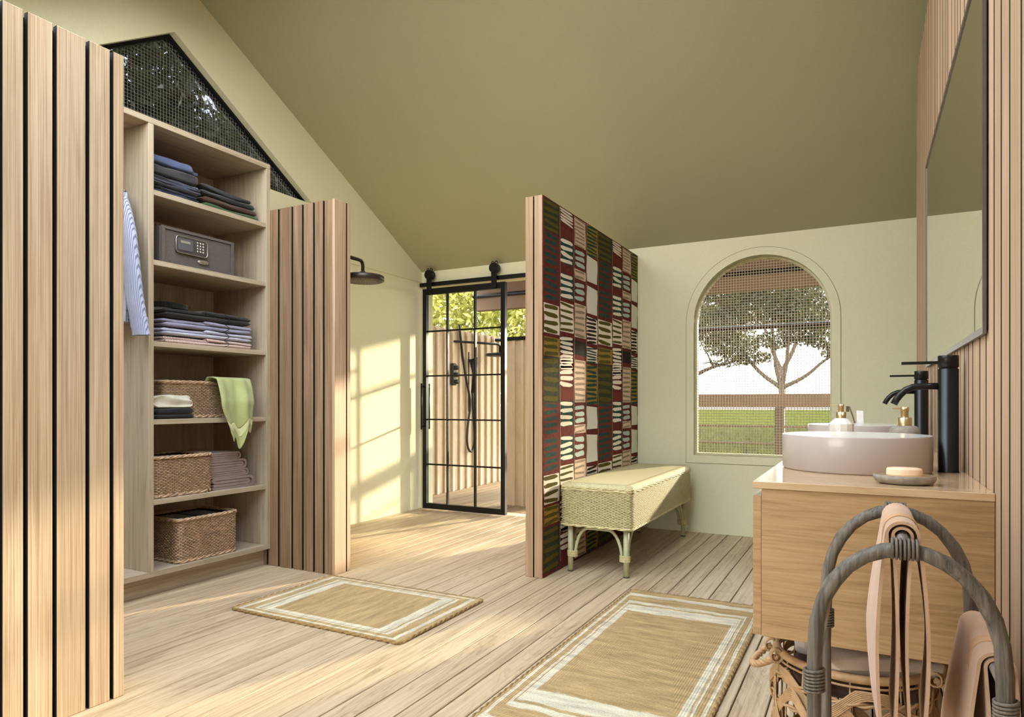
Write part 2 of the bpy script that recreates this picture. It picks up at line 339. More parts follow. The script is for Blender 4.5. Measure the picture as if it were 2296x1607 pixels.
# gable window
wg = MB().holed([[(tri[0][0]-.002, tri[0][1]-.002), (RY, tri[1][1]+.002), (tri[2][0]+.002, tri[2][1]-.002)], [(tri[0][0]+.06, tri[0][1]+.02), (RY, tri[1][1]-.024), (tri[2][0]-.06, tri[2][1]+.02)]], mpx, XG-.05, XG-.11).build('window_2', M_BLK)
tag(wg, 'triangular tinted gable window above the closet', None, None, 'structure')
MB().prism([(tri[0][0]+.05, tri[0][1]+.015), (RY, tri[1][1]-.02), (tri[2][0]-.05, tri[2][1]+.015)], mpx, XG-.09, XG-.094).build('pane', M_TINT, wg)
mesh = MB(); k = -60
while k < 60:
    y = RY+k*.0205; top = 3.26-.6446*abs(y-RY)
    if top > 2.545: mesh.box(XG-.078, XG-.0755, y-.0006, y+.0006, 2.53, top-.01)
    k += 1
z = 2.545
while z < 3.24:
    hw = (3.25-z)/.6446; mesh.box(XG-.0755, XG-.073, RY-hw, RY+hw, z-.0006, z+.0006); z += .0205
tag(mesh.build('mesh_screen', plain('grey_mesh', srgb(128, 124, 108), .6), wg), kind='stuff')
for k, (sx, sw, yb) in enumerate(((-3.25, 1.25, 2.35), (-1.85, 1.5, 2.45))):       # unseen roof windows over the front slope, added and sized to brighten the room
    s_ = MB().holed([[(.15, sx), (yb, sx), (yb, sx+sw), (.15, sx+sw)], [(.2, sx+.05), (yb-.05, sx+.05), (yb-.05, sx+sw-.05), (.2, sx+sw-.05)]], lambda u, v, t: (v, u, ceilz(u)+t), .1405, .17).build('window_%d' % (3+k), M_GREY)
    tag(s_, ('small', 'large')[k]+' unseen roof window in the front roof slope, added to light the room', None, None, 'structure')

# ------------------------------------------------------------ clad partitions
def plank(m, d, parent, loc, ax, ends):
    """one board; the faces inside a joint are coloured near-black for the shade there (ends = (low edge visible, high edge visible))"""
    bm = bmesh.new(); bmesh.ops.create_cube(bm, size=1); x0, x1, y0, y1, z0, z1 = d
    for q in bm.verts: q.co = ((x0+x1)/2+q.co.x*(x1-x0), (y0+y1)/2+q.co.y*(y1-y0), (z0+z1)/2+q.co.z*(z1-z0))
    bmesh.ops.bevel(bm, geom=bm.edges[:], offset=.0014, segments=1, affect='EDGES'); bm.normal_update(); bm.verts.index_update()
    mb = MB(); mb.v = [tuple(q.co) for q in bm.verts]
    for f in bm.faces:
        k = f.normal[ax]; mb.f.append(tuple(q.index for q in f.verts)); mb.sm.append(False)
        mb.m.append(1 if (k > .5 and not ends[1]) or (k < -.5 and not ends[0]) else 0)  # joint sides and bevels get near-black as painted groove shade
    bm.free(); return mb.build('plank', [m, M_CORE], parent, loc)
def edges_to(parent, m, axis, fixed, out, edges, z0, z1, gap=.006, th=.02):
    """vertical boards side by side; axis 'y': boards along y on an x face at 'fixed', outward direction sign 'out'"""
    n = len(edges)-1
    for i, (a, b) in enumerate(zip(edges[:-1], edges[1:])):
        ga = gap/2 if i else .0005; gb = gap/2 if i < n-1 else .0005; wd = b-a-ga-gb
        if axis == 'y': d = (-th if out > 0 else 0, 0 if out > 0 else th, 0, wd, z0, z1); loc = (fixed, a+ga, 0)
        else: d = (0, wd, -th if out > 0 else 0, 0 if out > 0 else th, z0, z1); loc = (a+ga, fixed, 0)
        plank(m, d, parent, loc, 1 if axis == 'y' else 0, (i == 0, i == n-1))
def spread(a, b, w_):
    n = max(1, round((b-a)/w_)); return [a+(b-a)*k/n for k in range(n+1)]
TOP = 2.185
# near partition beside the closet aisle
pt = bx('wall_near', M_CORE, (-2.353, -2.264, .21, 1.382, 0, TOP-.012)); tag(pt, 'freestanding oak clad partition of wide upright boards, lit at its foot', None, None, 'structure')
edges_to(pt, M_CLAD, 'y', -2.243, 1, [.21, .36, .50, .62, .735, .85, .945, 1.032, 1.099, 1.181, 1.281, 1.36, 1.403], 0.001, TOP, .0105)
edges_to(pt, M_CLAD, 'y', -2.373, -1, spread(.21, 1.403, .11), 0.001, TOP)
edges_to(pt, M_CLAD, 'x', 1.403, 1, [-2.352, -2.31, -2.264], 0.001, TOP, .003)
# middle partition
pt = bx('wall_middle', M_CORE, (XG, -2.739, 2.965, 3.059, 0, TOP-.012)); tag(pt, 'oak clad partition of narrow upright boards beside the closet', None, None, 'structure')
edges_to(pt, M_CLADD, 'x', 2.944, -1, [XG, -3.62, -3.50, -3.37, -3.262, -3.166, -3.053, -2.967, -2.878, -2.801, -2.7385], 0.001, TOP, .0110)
edges_to(pt, M_CLAD, 'x', 3.080, 1, spread(XG, -2.739, .1), 0.001, TOP)
edges_to(pt, M_SLAT, 'y', -2.718, 1, [2.944, 3.045, 3.080], 0.001, TOP, .007)
# centre divider
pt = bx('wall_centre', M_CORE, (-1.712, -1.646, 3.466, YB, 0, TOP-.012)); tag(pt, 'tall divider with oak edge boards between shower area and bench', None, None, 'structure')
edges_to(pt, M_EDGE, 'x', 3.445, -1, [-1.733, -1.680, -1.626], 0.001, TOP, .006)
edges_to(pt, M_CLAD, 'y', -1.733, -1, [3.466]+spread(3.56, YB, .11), 0.001, TOP)
# slatted wall behind the vanity
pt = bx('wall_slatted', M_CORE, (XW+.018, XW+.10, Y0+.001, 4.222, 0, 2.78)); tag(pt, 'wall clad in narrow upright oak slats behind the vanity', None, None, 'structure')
ed = [Y0+.001]
while ed[-1] < 1.38: ed.append(ed[-1]+.085+R.random()*.03)
ed = ed[:-1] if 1.484-ed[-1] < .06 else ed
ed += [1.484, 1.592, 1.683, 1.769, 1.878, 1.974, 2.095, 2.175, 2.262, 2.352, 2.42, 2.487, 2.579, 2.686, 2.753, 2.859, 2.957, 3.057, 3.13, 3.196, 3.29, 3.371, 3.47, 3.567, 3.65, 3.724, 3.81, 3.896, 3.99, 4.076, 4.16, 4.24]
edges_to(pt, M_SLAT, 'y', XW, -1, ed, 0.001, 2.79, .0105, .018)
edges_to(pt, M_SLAT, 'x', 4.24, 1, [XW+.018, XW+.06, XW+.10], 0.001, 2.79, .003, .018)

# ------------------------------------------------------------ printed wall hanging on the divider
def clot(name, c, spk, amt=.85, sc=230):
    m, n, l, b = newmat(name); b.inputs['Roughness'].default_value = .95; b.inputs['Specular IOR Level'].default_value = .05
    v = coords(n, l, (1, 1, 1), False); f = noise_(n, l, v, sc, 2, .8); f2 = noise_(n, l, v, 30, 3, .6)
    r = ramp(n, [(.44, c), (.58, tuple(a*(1-amt)+q*amt for a, q in zip(c[:3], spk[:3]))+(1,))])
    l.new(math_(n, l, 'ADD', math_(n, l, 'MULTIPLY', f, .75), math_(n, l, 'MULTIPLY', f2, .25)), r.inputs[0])
    l.new(r.outputs[0], b.inputs['Base Color']); bump_(n, l, f, b, .5, .002); return m
T = dict(maroon=clot('print_maroon', srgb(80, 34, 32), srgb(122, 66, 56)), red=clot('print_red', srgb(116, 54, 46), srgb(70, 46, 38), .6),
         teal=clot('print_teal', srgb(30, 62, 58), srgb(66, 82, 66)), green=clot('print_green', srgb(38, 52, 42), srgb(84, 76, 48)),
         olive=clot('print_olive', srgb(98, 86, 40), srgb(56, 60, 40), .6), mustard=clot('print_mustard', srgb(164, 138, 62), srgb(120, 96, 50)),
         white=clot('print_white', srgb(232, 222, 206), srgb(205, 190, 176), .3), pale=clot('print_pale', srgb(222, 222, 212), srgb(196, 180, 160), .3), blush=clot('print_blush', srgb(216, 190, 168), srgb(190, 160, 140), .4),
         grey=clot('print_grey', srgb(132, 118, 98), srgb(170, 150, 130)), dark=clot('print_dark', srgb(34, 34, 30), srgb(60, 56, 46)), blue=clot('print_blue', srgb(168, 186, 180), srgb(210, 205, 195), .3))
TK = list(T); TX = -1.625
wh = thing('wall_hanging', 'tall printed textile in maroon, teal, olive and white blocks covering the divider', 'textile', (TX, 3.47, .004))
bk = MB(); ny = 40
bk.box(0, .004, -.024, 1.765, .001, 2.18); bk.build('cloth', T['maroon'], wh)
pr = MB()
def blob(yc, zc, hw, hh, col, x, rd, ang=0, taper=0):
    n = 14; pts = []
    for k in range(n):
        a = 2*pi*k/n; cx_ = abs(cos(a))**.45*(1 if cos(a) > 0 else -1); sy_ = abs(sin(a))**.8*(1 if sin(a) > 0 else -1)
        u = hw*cx_*(1+.05*rd.uniform(-1, 1)); v_ = hh*sy_*(1+.22*rd.uniform(-1, 1))*(1+taper*cx_)
        v_ += ang*u+.12*hh*sin(u/hw*2.5+ang*20)
        pts.append((min(max(yc+u, -.022), 1.763), min(zc+v_, 2.176)))
    pr.cm = TK.index(col); k = len(pts); pr.add([(x, a, b) for a, b in pts], [tuple(range(k))], False)
def cell(y0, y1, z0, z1, base, strip, nstr, x0, rd, inset=.004, lw=.5, shiftl=0, shiftr=0, short=0.86):
    jl, jr = rd.uniform(-.006, .006), rd.uniform(-.006, .006); z0 += jl; z1 += jr
    y0 = max(y0, -.022); y1 = min(y1, 1.763)
    if y1-y0 < .02: return
    z1 = min(z1, 2.176); z0 = max(z0, .004); 
    if z1-z0 < .01: return
    nz_ = 8; wv_ = rd.uniform(0, 6); L = [(y0+inset+.004+.005*sin(wv_+k*.7), z1-inset-(z1-z0-2*inset)*k/nz_) for k in range(nz_+1)]
    Rr = [(y1-inset-.004+.005*sin(wv_+2+k*.7), z0+inset+(z1-z0-2*inset)*k/nz_) for k in range(nz_+1)]
    L[0] = (L[0][0], min(2.176, L[0][1]+shiftl)); Rr[-1] = (Rr[-1][0], min(2.176, Rr[-1][1]+shiftr))
    pr.cm = TK.index(base); P = L+Rr; pr.add([(x0, a, b) for a, b in P], [tuple(range(len(P)))], False)
    for k in range(nstr):
        h = (z1-z0)/nstr; zc = z1-h*(k+.5)
        blob((y0+y1)/2+.006*rd.uniform(-1, 1)-(.01 if base != 'red' else .012), zc, (y1-y0)/2*short, h*lw*.5, strip, x0+.0006, rd, .06*rd.uniform(-1, 1), .12*rd.uniform(-1, 1))
def column(y0, wds, rd):
    for per in (0, -.99, -1.98):
        a, b, c_, d, e = y0, y0+wds[0], y0+sum(wds[:2]), y0+sum(wds[:3]), y0+sum(wds)
        o = per
        for (z1, z0, base, st, n_s, lw, sh) in [(2.255, 1.99, 'green', 'olive', 5, .5, .93), (1.985, 1.80, 'red', 'teal', 5, .62, .82), (1.785, 1.585, 'red', 'teal', 5, .62, .82), (1.575, 1.40, 'white', 'olive', 4, .55, .84), (1.39, 1.268, 'mustard', 'olive', 3, .55, .85)]:
            cell(a, b, z0+o, z1+o, base, st, n_s, .0045, rd, .003 if base in ('green', 'red') else .006, lw, short=sh)
        for (z1, z0, base, st, n_s, lw, sh) in [(2.265, 2.085, 'maroon', 'white', 5, .72, .9), (2.07, 2.005, 'red', 'red', 0, 0, 0), (1.998, 1.84, 'teal', 'white', 4, .6, .86), (1.79, 1.63, 'teal', 'white', 4, .6, .86), (1.615, 1.43, 'white', 'olive', 5, .42, .95), (1.405, 1.295, 'dark', 'white', 4, .7, .9), (1.29, 1.20, 'maroon', 'white', 3, .72, .9)]:
            cell(b, c_, z0+o, z1+o, base, st, n_s, .0045, rd, .004, lw, short=sh)
        for (z1, z0, base, st, n_s, lw, sh) in [(2.26, 1.99, 'blush', 'grey', 8, .45, .86), (1.975, 1.855, 'maroon', 'blue', 3, .68, .78), (1.85, 1.785, 'blush', 'grey', 2, .4, .8), (1.775, 1.64, 'maroon', 'blue', 3, .68, .78), (1.632, 1.41, 'blush', 'grey', 6, .42, .84), (1.396, 1.30, 'dark', 'dark', 0, .4, .8)]:
            cell(c_, d, z0+o, z1+o, base, st, n_s, .0045, rd, .006, lw, short=sh)
        for (z1, z0, base, st, n_s, lw, sh) in [(2.24, 1.97, 'mustard', 'teal', 9, .6, .92), (1.962, 1.80, 'pale', 'pale', 0, 0, 0), (1.79, 1.778, 'mustard', 'olive', 0, .4, .5), (1.770, 1.58, 'pale', 'pale', 0, 0, 0), (1.562, 1.39, 'white', 'dark', 7, .6, .86), (1.368, 1.255, 'white', 'teal', 6, .55, .86)]:
            cell(d, e, z0+o, z1+o, base, st, n_s, .0045, rd, .006, lw, short=sh, shiftl=.01)
        pr.cm = TK.index('blush')
        for yy in (b, c_, d, e):      # pale seam lines
            pts = [(yy+.005*sin(z_*7+yy*9), z_) for z_ in [2.175+o-k*.0495 for k in range(21)] if .004 < z_ < 2.176]
            if yy < 1.755 and len(pts) > 1:
                v = [(.0056, y_+q*.0014, z_) for y_, z_ in pts for q in (-1, 1)]
                pr.add(v, [(2*i, 2*i+1, 2*i+3, 2*i+2) for i in range(len(pts)-1)], False)
rd = random.Random(3); column(-.024, [.237, .222, .206, .214], rd); rd = random.Random(3); column(.855, [.300, .225, .213, .214], rd)
pr.build('printed_pattern', [T[k] for k in TK], wh)

# ------------------------------------------------------------ sliding door
dr = thing('door_1', 'sliding black steel framed glass door with a grid of panes', None, (-3.24, 5.185, .012), kind='structure')
hw, hh = .44, 2.055
f = MB(); f.box(-hw, -hw+.042, -.02, .02, 0, hh); f.box(hw-.042, hw, -.02, .02, 0, hh); f.box(-hw+.042, hw-.042, -.02, .02, 0, .05); f.box(-hw+.042, hw-.042, -.02, .02, hh-.055, hh); f.build('door_frame', M_BLK, dr)
xi = [-hw+.042, -.172, .125, hw-.042]; zi = [.05, .4135, .8335, 1.24, 1.657, hh-.055]
for x in xi[1:3]: bx('mullion', M_BLK, (x-.008, x+.008, -.012, .012, .05, hh-.055), dr)
for z in zi[1:5]:
    bx('glazing_bar', M_BLK, (-hw+.042, hw-.042, -.0125, .0125, z-.007, z+.007), dr)
for i in range(3):
    for j in range(5):
        x0, x1, z0, z1 = xi[i]+(.008 if i else 0), xi[i+1]-(.008 if i < 2 else 0), zi[j]+(.007 if j else 0), zi[j+1]-(.007 if j < 4 else 0)
        bx('pane', M_GLASS, (x0, x1, -.003, .003, z0, z1), dr)
f = MB(); 
for z in (.77, 1.14): f.tube([(-hw+.018, -.02, z), (-hw+.018, -.062, z)], .006, 8)
f.tube([(-hw+.018, -.062, .74), (-hw+.018, -.062, 1.17)], .0085, 8)
for z in (.77, 1.14): f.tube([(-hw+.018, .02, z), (-hw+.018, .062, z)], .006, 8)
f.tube([(-hw+.018, .062, .74), (-hw+.018, .062, 1.17)], .0085, 8); f.build('door_handle', M_BLK, dr)
for x in (-.36, .335):
    h = MB(); h.box(x-.026, x+.026, -.032, -.024, hh-.05, hh+.13); h.lathe([(0, 0), (.045, 0), (.045, .012), (0, .012)], (0, 0, 0), 20)
    n0 = len(h.v)-80-40
    h2 = MB(); h2.prism([(x+.043*cos(a), hh+.128+.043*sin(a)) for a in [2*pi*k/20 for k in range(20)]], mpy, -.045, .012)
    h = MB().box(x-.026, x+.026, -.034, -.0235, hh-.05, hh+.13); h.add(h2.v, h2.f, False)
    for q in (-.018, .018): h.tube([(x+q+.012*cos(a), -.02, hh+.176+.012*sin(a)) for a in [2*pi*k/12 for k in range(12)]], .004, 6, closed=True)
    h.build('roller', M_BLK, dr)
rl = MB().box(-3.735, -1.76, 5.196, 5.206, 2.095, 2.132)
for x in (-3.6, -3.1, -2.6, -2.1): rl.tube([(x, 5.206, 2.1135), (x, 5.24, 2.1135)], .009, 8)
tag(rl.build('door_rail', M_BLK), 'long black flat rail the sliding glass door hangs from', 'rail')

# ------------------------------------------------------------ closet
CX, CB = -3.238, XG
cl = thing('open_closet', 'tall open ash closet with shelves and a hanging bay', 'closet', (CX, 1.25, 0))
def cb(name, m, x0, x1, y0, y1, z0, z1, bv=.001): return bx(name, m, (x0-CX, x1-CX, y0-1.25, y1-1.25, z0, z1), cl, bv)
cb('plinth', M_CLOSETY, CB, CX-.055, 1.25, 2.943, 0.001, .103)
cb('bottom_panel', M_CLOSETY, CB, CX, 1.25, 2.943, .104, .132)
cb('top_panel', M_CLOSETY, CB, CX, 1.25, 2.943, 2.434, 2.464)
cb('side_panel', M_CLOSET, CB, CX, 2.913, 2.943, .1325, 2.4335)
cb('side_panel', M_CLOSET, CB, CX, 1.25, 1.28, .1325, 2.4335)
cb('divider_panel', M_CLOSET, CB, CX-.0005, 2.153, 2.182, .1325, 2.4335)
cb('back_panel', M_CLOSET, CB+.001, CB+.026, 1.2805, 2.1525, .1325, 2.4335); cb('back_panel', M_CLOSET, CB+.001, CB+.026, 2.1825, 2.9125, .1325, 2.4335)
SH = [2.0995, 1.739, 1.319, .915, .4994]
for z in SH: cb('shelf', M_CLOSETY, CB+.0265, CX-.004, 2.1825, 2.9125, z-.027, z)
rod = MB().tube([(CX-.27-CX, 1.28-1.25, 2.16), (CX-.27-CX, 2.1525-1.25, 2.16)], .012, 12).build('hanging_rod', M_GREY, cl)

# ---- soft goods
def slab(m, w_, d, h, z0=0, seed=0, wav=0, wr=.0, e=None, x0=0, y0=0, bend=None, nu=30, nv=20, sq=.5):
    """soft folded cloth: rounded slab centred in plan; w_ along y, d along x; bend(u)->z offset, u in -1..1 along y"""
    e = e or h*.5
    def fn(u, v):
        a = 2*pi*u; k = v  # a: around section x-z ; v along y
        t = -1+2*v
        endf = 1 if abs(t) < 1 else 0
        # end rounding
        ed_ = min(1, (1-abs(t))*w_/2/e); rr = sqrt(max(0, 1-(1-ed_)**2))
        cz = sin(a); cx_ = cos(a)
        px = (abs(cx_)**.35)*(1 if cx_ > 0 else -1)*(d/2-(1-rr)*e*.8)
        pz = (abs(cz)**sq)*(1 if cz > 0 else -1)*h/2*rr
        y = t*w_/2
        q = Vector((px*9+seed, y*9, cz*2+seed))
        dz = noise.noise(q)*wr*(1 if cz > -.2 else .2); dxn = noise.noise(q+Vector((9, 3, 1)))*wr*1.2
        b_ = bend(t) if bend else 0
        return (x0+px+dxn, y0+y, z0+h/2+max(pz, -h/2)+max(dz, -h*.3)*(rr if cz > -.2 else 0)+b_+wav*sin(t*4+seed)*(1 if cz > 0 else .0))
    m.grid(nu, nv, fn, True, True)
def sheet(m, prof, th, t0, t1, mp, n=2, wob=None):
    """thick folded sheet: centreline prof in (a,b), extruded t0..t1 with mp(a,b,t)"""
    P = [Vector(q) for q in prof]; L = []; Rr = []
    for i, q in enumerate(P):
        t = (P[min(i+1, len(P)-1)]-P[max(i-1, 0)]).normalized(); nrm = Vector((-t.y, t.x)); L.append(q+nrm*th/2); Rr.append(q-nrm*th/2)
    loop = L+Rr[::-1]; k = len(loop); v = []
    for j in range(n+1):
        t = t0+(t1-t0)*j/n
        for q in loop:
            a, b = (q.x, q.y) if not wob else wob(q.x, q.y, j/n)
            v.append(mp(a, b, t))
    fs = [(j*k+i, j*k+(i+1) % k, (j+1)*k+(i+1) % k, (j+1)*k+i) for j in range(n) for i in range(k)]
    m.add(v, fs, True); h = len(P)
    for j in (0, n):
        m.add(v, [(j*k+i, j*k+i+1, j*k+k-2-i, j*k+k-1-i) for i in range(h-1)], False)
C_ = {k: fabric(k, c) for k, c in dict(denim_blue=srgb(84, 96, 128), charcoal=srgb(62, 60, 60), steel=srgb(72, 78, 92), navy=srgb(44, 50, 68), slate=srgb(58, 56, 58), darkgrey=srgb(50, 48, 50), brown=srgb(70, 48, 34), forest=srgb(50, 76, 42), wool=srgb(206, 202, 182), black=srgb(30, 30, 32), black2=srgb(34, 36, 42), taupe=srgb(142, 122, 114), lime=srgb(168, 174, 116), limeband=srgb(206, 208, 156), peach=srgb(196, 162, 132), linen=srgb(196, 178, 156), whitecl=srgb(222, 218, 214), lav=srgb(142, 142, 162)).items()}
C_['blackcheck'] = fabric('blackcheck', srgb(28, 27, 26), stripes=[(1, .008, .35, srgb(60, 56, 48)), (0, .008, .3, srgb(50, 46, 40))])
C_['whitecheck'] = fabric('whitecheck', srgb(196, 196, 202), stripes=[(1, .007, .4, srgb(150, 156, 190)), (0, .007, .4, srgb(170, 170, 190))])
C_['pinkcheck'] = fabric('pinkcheck', srgb(220, 200, 190), stripes=[(1, .009, .3, srgb(120, 50, 44)), (0, .009, .3, srgb(90, 70, 60))])
C_['pinstripe'] = fabric('pinstripe', srgb(162, 164, 182), stripes=[(0, .009, .35, srgb(78, 84, 106))])
C_['darkcheck'] = fabric('darkcheck', srgb(40, 40, 50), stripes=[(1, .06, .3, srgb(90, 92, 96)), (0, .05, .25, srgb(80, 70, 90))])

def soft(name, label, cat, loc, mat, group, fn, rz=0):
    m = MB(); fn(m); o = m.build(name, C_[mat] if isinstance(mat, str) else mat, None, loc); o.rotation_euler.z = rz
    return tag(o, label, cat, group)
G1 = 'folded clothes on the top shelf'
z = SH[0]; yc = 2.335
def trou(m, w_, h, seed, wr):
    slab(m, w_, .30, h, 0, seed, 0, wr, y0=0)
zz = z
def rumple(seed):
    def f_(m):
        # several loose loops seen along the front edge
        rr = random.Random(seed)
        for k in range(3):
            slab(m, .30-.012*k, .29, .017, k*.0135, seed+k*7, .002, .010, y0=rr.uniform(-.006, .006), x0=rr.uniform(-.006, .008), nu=36, nv=30)
    return f_
soft('folded_trousers', 'crumpled navy folded trousers at the bottom of the blue and charcoal pile', 'trousers', (CX-.19, yc, zz), 'navy', G1, rumple(1)); zz += .05
soft('folded_trousers', 'satiny steel grey folded trousers with loose creases', 'trousers', (CX-.185, yc, zz), 'steel', G1, rumple(5)); zz += .05
soft('folded_trousers', 'charcoal folded trousers under the blue pair', 'trousers', (CX-.19, yc+.006, zz), 'charcoal', G1, lambda m: slab(m, .30, .29, .062, 0, 3, 0, .008)); zz += .062
soft('folded_trousers', 'slate blue folded trousers on top of the pile', 'trousers', (CX-.20, yc-.004, zz), 'denim_blue', G1, lambda m: (slab(m, .275, .28, .056, 0, 8, 0, .009), slab(m, .06, .26, .018, .006, 2, 0, .006, y0=.135)))
bend = lambda a, b: (lambda t: a*max(0, t)**3+b*max(0, -t)**2)
ys = 2.70
soft('folded_sweater', 'forest green folded sweater on the shelf board', 'sweater', (CX-.19, ys, z), 'forest', G1, lambda m: slab(m, .40, .30, .032, 0, 4, 0, .006))
soft('folded_sweater', 'speckled brown folded sweater', 'sweater', (CX-.19, ys-.008, z+.032), 'brown', G1, lambda m: slab(m, .39, .30, .034, 0, 6, 0, .007))
soft('folded_sweater', 'dark grey folded sweater above the brown one', 'sweater', (CX-.19, ys-.012, z+.066), 'darkgrey', G1, lambda m: slab(m, .375, .29, .032, 0, 9, 0, .007, bend=lambda t: .010*max(0, -t)))
soft('folded_sweater', 'slate grey folded sweater topmost beside the blue trousers', 'sweater', (CX-.195, ys-.02, z+.098), 'slate', G1, lambda m: slab(m, .35, .28, .03, 0, 12, 0, .008, bend=lambda t: .018*max(0, -t)))

# safe
z = SH[1]
sf = thing('safe', 'charcoal steel electronic safe with keypad and oval handle', 'safe', (CX-.02, 2.455, z))
MS = plain('safe_paint', srgb(102, 95, 91), .45, .2, bump=.15, nscale=80); MS2 = plain('safe_panel', srgb(80, 75, 74), .3, .2); MLCD = plain('safe_display', srgb(150, 146, 130), .3); MCH = plain('polished_steel', srgb(205, 200, 196), .2, .9)
b = MB().box(-.30, 0, -.225, .225, 0, .19, .003); b.build('body', MS, sf)
MB().holed([[(-.225, 0), (.225, 0), (.225, .19), (-.225, .19)], [(-.207, .012), (.207, .012), (.207, .176), (-.207, .176)]], mpx, .0005, .016).build('door_surround', MS, sf)
bx('door', MS, (.0006, .009, -.205, .205, .013, .175), sf, .001)
def rrect(y0, y1, z0, z1, r, bul=0, n=6):
    P = []
    for (cy, cz, a0) in ((y1-r, z1-r, 0), (y0+r, z1-r, 90), (y0+r, z0+r, 180), (y1-r, z0+r, 270)):
        for k in range(n+1):
            a = radians(a0+90*k/n); P.append((cy+r*cos(a), cz+r*sin(a)))
    if bul: P = [(y, z_+(bul if z_ > (z0+z1)/2 else -bul)*(1-((y-(y0+y1)/2)/((y1-y0)/2))**2)) for y, z_ in P]
    return P
MB().prism(rrect(-.150, .045, .066, .152, .016, .012), mpx, .009, .021).build('keypad_panel', MS2, sf)
MB().tube([(.0215, y, z_) for y, z_ in rrect(-.148, .043, .068, .150, .015, .012)], .0022, 6, closed=True).build('chrome_trim', MCH, sf)
MB().prism(rrect(-.138, -.048, .080, .142, .01), mpx, .021, .024).build('display_housing', plain('display_housing', srgb(88, 88, 92), .35), sf)
bx('display', MLCD, (.024, .025, -.122, -.066, .118, .131), sf)
for r_ in range(4):
    for c_ in range(3):
        MB().lathe([(.0062, 0), (.0058, .003), (.003, .0045), (0, .0048)], seg=10).build('key', MCH, sf, (.0210, -.018+c_*.0175, .136-r_*.0155)).rotation_euler = (0, pi/2, 0)
hd = MB().lathe([(.037, 0), (.036, .008), (.028, .0125), (0, .0145)], seg=28, ey=1, ex=.36).build('handle', MCH, sf, (.009, .022, .038)); hd.rotation_euler = (0, pi/2, 0)

# shirts
z = SH[2]; zz = z
sh_spec = [('pinkcheck', 'pink and brown checked folded shirt at the bottom of the shirt pile', .042), ('whitecheck', 'white and blue fine checked folded shirt', .046), ('lav', 'plain lavender folded shirt under the black one', .05), ('blackcheck', 'black patterned folded shirt with its collar up, topmost', .058)]
for i, (mt, lb, h) in enumerate(sh_spec):
    t = thing('folded_shirt', lb, 'shirt', (CX-.18, 2.545, zz), 'folded shirts on the third shelf')
    mt_ = C_[mt]; m = MB(); slab(m, .60-.008*i, .30, h*.52, 0, i*5, 0, .004); slab(m, .34, .30, h*.5, h*.48, i*3+1, 0, .004, y0=.13-.004*i, bend=lambda t: -.004*t); m.build('shirt_body', mt_, t)
    m = MB(); slab(m, .30, .285, h*.44, h*.42, i*4+2, 0, .005, y0=-.145); m.build('sleeve', mt_, t)
    m = MB(); m.tube([(.151, .09+.03*sin(k/8*pi), h*.08+h*.84*k/8) for k in range(9)], .0018, 5); m.build('cuff_edge', C_['black'], t)
    if i == 3:
        m = MB(); 
        m.grid(15, 5, lambda u, v: (-.10+.17*cos(pi*(u-.5)*1.2)*.9, -.115+.085*sin(pi*(u-.5)*1.5), h*.8+.028*(1-u*.5)+v*.030+.004*sin(u*9)), True)
        m.build('collar', mt_, t, solid=.004)
        MB().lathe([(.0045, 0), (.0045, .002), (0, .0025)], seg=10).build('button', C_['black2'], t, (.065, -.07, h+.018))
    zz += h

# ---- wicker baskets
def rr_path(hx, hy, r, n=6):
    P = []
    for (cx_, cy_, a0) in ((hx-r, hy-r, 0), (-hx+r, hy-r, 90), (-hx+r, -hy+r, 180), (hx-r, -hy+r, 270)):
        for k in range(n+1):
            a = radians(a0+90*k/n); P.append((cx_+r*cos(a), cy_+r*sin(a), cos(a), sin(a)))
    return P
def resample(P, step):
    L = [0]
    for i in range(len(P)): a, b = P[i], P[(i+1) % len(P)]; L.append(L[-1]+math.hypot(b[0]-a[0], b[1]-a[1]))
    n = int(round(L[-1]/step)); n += n % 2; out = []; i = 0
    for k in range(n):
        s_ = L[-1]*k/n
        while L[i+1] < s_-1e-9: i += 1
        a, b = P[i], P[(i+1) % len(P)]; t = (s_-L[i])/max(1e-9, L[i+1]-L[i])
        nx, ny_ = a[2]*(1-t)+b[2]*t, a[3]*(1-t)+b[3]*t; q = math.hypot(nx, ny_) or 1
        out.append((a[0]*(1-t)+b[0]*t, a[1]*(1-t)+b[1]*t, nx/q, ny_/q))
    return out
def weave(m, hx, hy, r, z0, z1, pitch, stake, amp=.0036, th=.53, tw=.5):
    P = resample(rr_path(hx, hy, r), stake/2); rows = int((z1-z0)/pitch)
    for j in range(rows):
        z = z0+(j+.5)*pitch
        # one flat strand going in and out of the stakes; three points per half stake kept as two
        pts = []
        for k, (x, y, nx, ny_) in enumerate(P):
            ph = (k+ (1 if j % 2 else 0)) % 2
            o = amp*(1 if ph else -1) if True else 0
            pts.append((x+nx*o, y+ny_*o, z))
        m.tube(pts, pitch*th, 4, closed=True, flat=(.62, 1.0), smooth=True)
    return P
def braid(m, P, z, r, out=0, n=2, turns=.9, step=None):
    for s_ in range(n):
        pts = []
        for k, (x, y, nx, ny_) in enumerate(P):
            for h in (0, .5):
                a = (k+h)*turns+2*pi*s_/n; kk = P[(k+1) % len(P)] if h else P[k]
                xx, yy = (x+kk[0])/2 if h else x, (y+kk[1])/2 if h else y
                pts.append((xx+nx*(out+cos(a)*r*.75), yy+ny_*(out+cos(a)*r*.75), z+sin(a)*r*.75))
        m.tube(pts, r, 5, closed=True)
